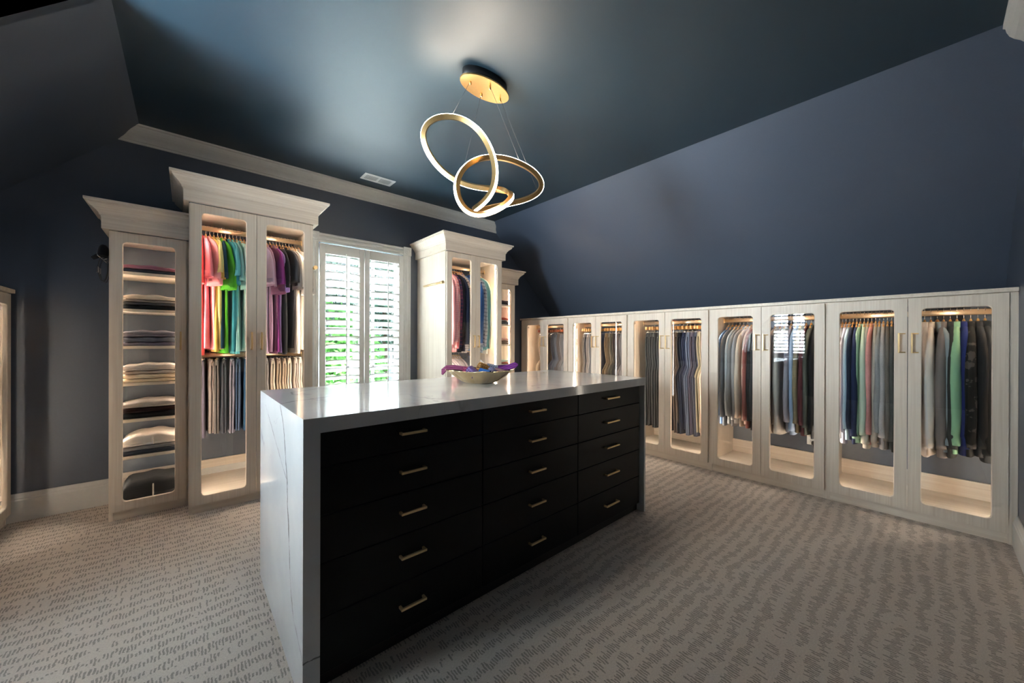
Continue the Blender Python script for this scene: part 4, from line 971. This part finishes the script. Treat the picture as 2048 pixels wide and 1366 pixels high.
def tie_roll(r, wd, turns=2.6):
    """a rolled-up tie: spiral band of width wd"""
    th = 0.004; n = int(turns*18); out = []; inn = []
    for i in range(n+1):
        a = i/n*turns*2*PI; rr = 0.006+(r-0.006)*i/n
        out.append((math.cos(a)*rr, math.sin(a)*rr)); inn.append((math.cos(a)*(rr-th), math.sin(a)*(rr-th)))
    mb = MB(); Ls = []
    for (ox, oz), (ix, iz) in zip(out, inn):
        Ls.append([(ox, -wd/2, oz), (ox, wd/2, oz), (ix, wd/2, iz), (ix, -wd/2, iz)])
    return mb.loops(Ls, smooth=False)
def tie_strip(pts, wd, roll=0.0):
    """a tie lying along a path, blade width wd"""
    Ls = []; P = [Vector(p) for p in pts]; n = len(P)
    for i, p in enumerate(P):
        t_ = (P[min(i+1, n-1)]-P[max(i-1, 0)]).normalized(); s_ = t_.cross(Vector((0, 0, 1))).normalized(); u = s_.cross(t_); s_, u = s_*math.cos(roll)+u*math.sin(roll), u*math.cos(roll)-s_*math.sin(roll)
        w_ = wd*(0.55+0.45*i/(n-1)) if i < n-1 else wd*0.25
        Ls.append([p-s_*w_/2-u*0.003, p+s_*w_/2-u*0.003, p+s_*w_/2+u*0.003, p-s_*w_/2+u*0.003])
    return MB().loops(Ls, smooth=False)
def tiefab(c, c2=None): return fabric(c, 'gingham' if c2 else None, c2)
rolls = [((-0.095, -0.06, 0.070), 0.030, 10, 20, S(70, 50, 92), S(120, 100, 150), 'rolled dark purple patterned necktie in the bowl'),
         ((-0.045, -0.105, 0.066), 0.027, 30, 0, S(36, 84, 150), None, 'rolled bright blue necktie in the bowl'),
         ((0.015, -0.105, 0.066), 0.028, -20, 5, S(60, 62, 104), S(150, 150, 180), 'rolled navy dotted necktie in the bowl'),
         ((0.005, -0.02, 0.085), 0.036, 75, 10, S(120, 84, 70), S(170, 130, 60), 'rolled bronze paisley necktie standing on top in the bowl'),
         ((0.060, -0.035, 0.082), 0.032, 60, 0, S(150, 158, 178), S(90, 100, 130), 'rolled silver blue patterned necktie in the bowl'),
         ((0.075, -0.095, 0.064), 0.025, 15, 0, S(100, 76, 84), S(170, 140, 150), 'rolled mauve grey necktie in the bowl'),
         ((0.105, 0.02, 0.068), 0.030, -30, 0, S(108, 52, 120), None, 'rolled violet necktie in the bowl'),
         ((-0.05, 0.05, 0.066), 0.030, 45, 0, S(120, 40, 74), S(160, 80, 110), 'rolled burgundy necktie in the bowl')]
for (p, r_, rz, rx, c1, c2, lab) in rolls:
    o = obj('rolled_necktie', tie_roll(r_, 0.062), tiefab(c1, c2), None, (BC[0]+p[0], BC[1]+p[1], BC[2]+p[2])); o.rotation_euler = (R(rx+12), 0, R(rz)); tag(o, lab, 'necktie', 'neckties in the bowl')
def world(pts): return [(BC[0]+a, BC[1]+b, BC[2]+c_) for a, b, c_ in pts]
for pts, wd, c1, c2, lab in (
        ([(0.02, -0.02, 0.070), (0.07, -0.07, 0.078), (0.115, -0.115, 0.092), (0.150, -0.150, 0.108), (0.160, -0.160, 0.108)], 0.046, S(104, 46, 116), S(76, 30, 88), 'bright purple necktie poking up over the bowl rim'),
        ([(0.0, 0.06, 0.070), (0.06, 0.0, 0.080), (0.11, -0.055, 0.086), (0.145, -0.09, 0.088), (0.155, -0.10, 0.082)], 0.055, S(72, 36, 90), None, 'dark violet necktie lying across the bowl'),
        ([(-0.02, 0.0, 0.072), (-0.07, 0.05, 0.084), (-0.12, 0.10, 0.092), (-0.152, 0.132, 0.088), (-0.166, 0.145, 0.070), (-0.170, 0.150, 0.048)], 0.044, S(92, 34, 64), S(128, 66, 100), 'wine red patterned necktie hanging over the bowl rim')):
    o = obj('necktie', tie_strip(world(pts), wd, R(-48 if pts[-1][0] > 0 else 48)), tiefab(c1, c2)); tag(o, lab, 'necktie', 'neckties in the bowl')

# ================================================================== small fittings
v = thing('ceiling_vent', 'white louvred air vent in the dark ceiling near the window wall', 'vent', (1.39, 3.556, CZ))
obj('frame', MB().box(-0.147, 0.147, -0.073, -0.05, -0.006, 0.0).box(-0.147, 0.147, 0.05, 0.073, -0.006, 0.0).box(-0.147, -0.122, -0.05, 0.05, -0.006, 0.0).box(0.122, 0.147, -0.05, 0.05, -0.006, 0.0).box(-0.006, 0.006, -0.05, 0.05, -0.006, 0.0), M['white'], v)
obj('duct', MB().box(-0.122, 0.122, -0.05, 0.05, -0.0012, -0.0004), M['ceiling'], v)
sl = me_of(MB().add([(-0.0055, -0.05, -0.006), (0.0045, -0.05, -0.0012), (0.0045, 0.05, -0.0012), (-0.0055, 0.05, -0.006), (-0.0045, -0.05, -0.0065), (0.0055, -0.05, -0.0017), (0.0055, 0.05, -0.0017), (-0.0045, 0.05, -0.0065)], [(0, 1, 2, 3), (7, 6, 5, 4), (0, 4, 5, 1), (2, 6, 7, 3), (1, 5, 6, 2), (3, 7, 4, 0)]), 'slat'); sl.materials.append(M['white'])
for s in (-1, 1):
    for k in range(9):
        o = obj('slat', sl, None, v, (s*(0.013+0.0125*k), 0, 0)); o.scale = (s if False else 1, 1, 1); o.rotation_euler = (0, R(0 if s < 0 else 0), 0)
# valet rods on the wardrobe sides
vr = thing('valet_rod', 'brass pull-out valet rod on the pale side of the plaid shirt wardrobe', 'rod', (1.976, 3.31, 1.768))
obj('tube', MB().tube([(-0.022, 0.0, 0), (-0.022, 0.39, 0)], 0.009, 14), M['brass'], vr)
obj('collar', MB().tube([(-0.022, -0.018, 0), (-0.022, 0.016, 0)], 0.014, 14), M['brass'], vr)
obj('mount', MB().bbox(-0.024, 0.0, 0.015, 0.36, -0.006, 0.006, 0.002), M['brass'], vr)
vr = thing('valet_rod', 'brass valet rod end beside the window on the rainbow polo wardrobe', 'rod', (0.756, 3.29, 1.756))
obj('tube', MB().tube([(0.020, 0.0, 0), (0.020, 0.39, 0)], 0.009, 14), M['brass'], vr)
obj('collar', MB().tube([(0.020, -0.018, 0), (0.020, 0.016, 0)], 0.015, 14), M['brass'], vr)
obj('mount', MB().bbox(0.0, 0.022, 0.015, 0.36, -0.006, 0.006, 0.002), M['brass'], vr)
# hook rack with a cap and a belt on the outer side of the sweater wardrobe
hr = thing('hook_rack', 'steel hook rack on the outer side of the sweater wardrobe', 'rack', (-0.376, 3.56, 1.70))
obj('plate', MB().bbox(-0.008, 0.0, -0.045, 0.15, -0.012, 0.012, 0.002), M['steel'], hr)
for y in (-0.02, 0.05, 0.12):
    obj('hook', MB().tube([(-0.006, y, 0.0), (-0.03, y, -0.012), (-0.052, y-0.004, 0.010), (-0.060, y-0.006, 0.028)], 0.004, 8), M['steel'], hr)
capm = MB().loops([[(-0.035+0.026*c_*math.cos(a), 0.085*c_*math.sin(a)+0.0, zz) for a in [2*PI*k/18 for k in range(18)]] for c_, zz in ((1.0, 0.0), (0.98, 0.03), (0.85, 0.055), (0.55, 0.072), (0.15, 0.078))])
cp_ = thing('baseball_cap', 'black cap hung on the hook rack of the sweater wardrobe', 'cap', (-0.376, 3.60, 1.715))
obj('crown', capm, fabric(S(40, 40, 46)), cp_)
obj('brim', MB().loops([[(-0.062, -0.07, 0.0), (-0.062, 0.07, 0.0), (-0.062, 0.07, 0.004), (-0.062, -0.07, 0.004)], [(-0.085, -0.05, -0.018), (-0.085, 0.05, -0.018), (-0.085, 0.05, -0.014), (-0.085, -0.05, -0.014)]], smooth=False), fabric(S(52, 52, 58)), cp_)
for k, (yy, cc, nm) in enumerate(((3.545, S(30, 28, 30), 'black leather belt looped on the hook rack of the sweater wardrobe'), (3.62, S(58, 52, 66), 'dark plum belt looped on the hook rack of the sweater wardrobe'))):
    bl = thing('belt', nm, 'belt', (-0.376, yy, 1.70), 0, 'belts on the hook rack')
    pts = [(-0.032+0.022*math.cos(a), 0.004*math.sin(2*a), -0.075+0.078*math.sin(a)) for a in [2*PI*k_/24 for k_ in range(24)]]
    Ls = [[(x-0.0, y-0.016, z), (x-0.0, y+0.016, z), (x*0.93-0.002, y+0.016, z*0.97-0.002), (x*0.93-0.002, y-0.016, z*0.97-0.002)] for x, y, z in pts]
    obj('strap', MB().loops(Ls, ring=True, smooth=False), plain('belt_leather_%d' % k, cc, 0.4), bl)
    obj('buckle', MB().bbox(-0.060, -0.050, -0.020, 0.020, -0.10, -0.06, 0.002), M['steel'], bl)
# outlets
def outlet(label, loc, rz):
    o = thing('wall_outlet', label, 'outlet', loc, rz)
    obj('cover_plate', MB().bbox(-0.036, 0.036, -0.006, 0.0, -0.058, 0.058, 0.002), M['plastic'], o)
    for s in (-1, 1):
        f = obj('socket', MB().bbox(-0.017, 0.017, -0.009, -0.006, s*0.026-0.014, s*0.026+0.014, 0.0015), M['plastic'], o)
        obj('slot', MB().box(-0.008, -0.006, -0.0096, -0.009, s*0.026-0.002, s*0.026+0.007).box(0.006, 0.008, -0.0096, -0.009, s*0.026-0.002, s*0.026+0.007).box(-0.002, 0.002, -0.0096, -0.009, s*0.026-0.009, s*0.026-0.005), M['dark'], f)
    return o
outlet('white electrical outlet on the wall inside the low cabinet of tops', (KR, 0.705, 0.325), R(-90))
outlet('white electrical outlet on the near wall above the baseboard', (3.22, YN, 0.365), R(180))
pw = thing('led_power_cord', 'black plug and power cord hanging from the outlet inside the cabinet', 'cord', (KR-0.01, 0.690, 0.29))
obj('plug', MB().bbox(-0.035, 0.0, -0.014, 0.014, -0.014, 0.014, 0.003), M['dark'], pw)
obj('cable', MB().tube([(-0.03, 0, 0), (-0.045, -0.004, -0.03), (-0.03, -0.012, -0.07), (-0.012, -0.02, -0.12)], 0.004, 8), M['dark'], pw)
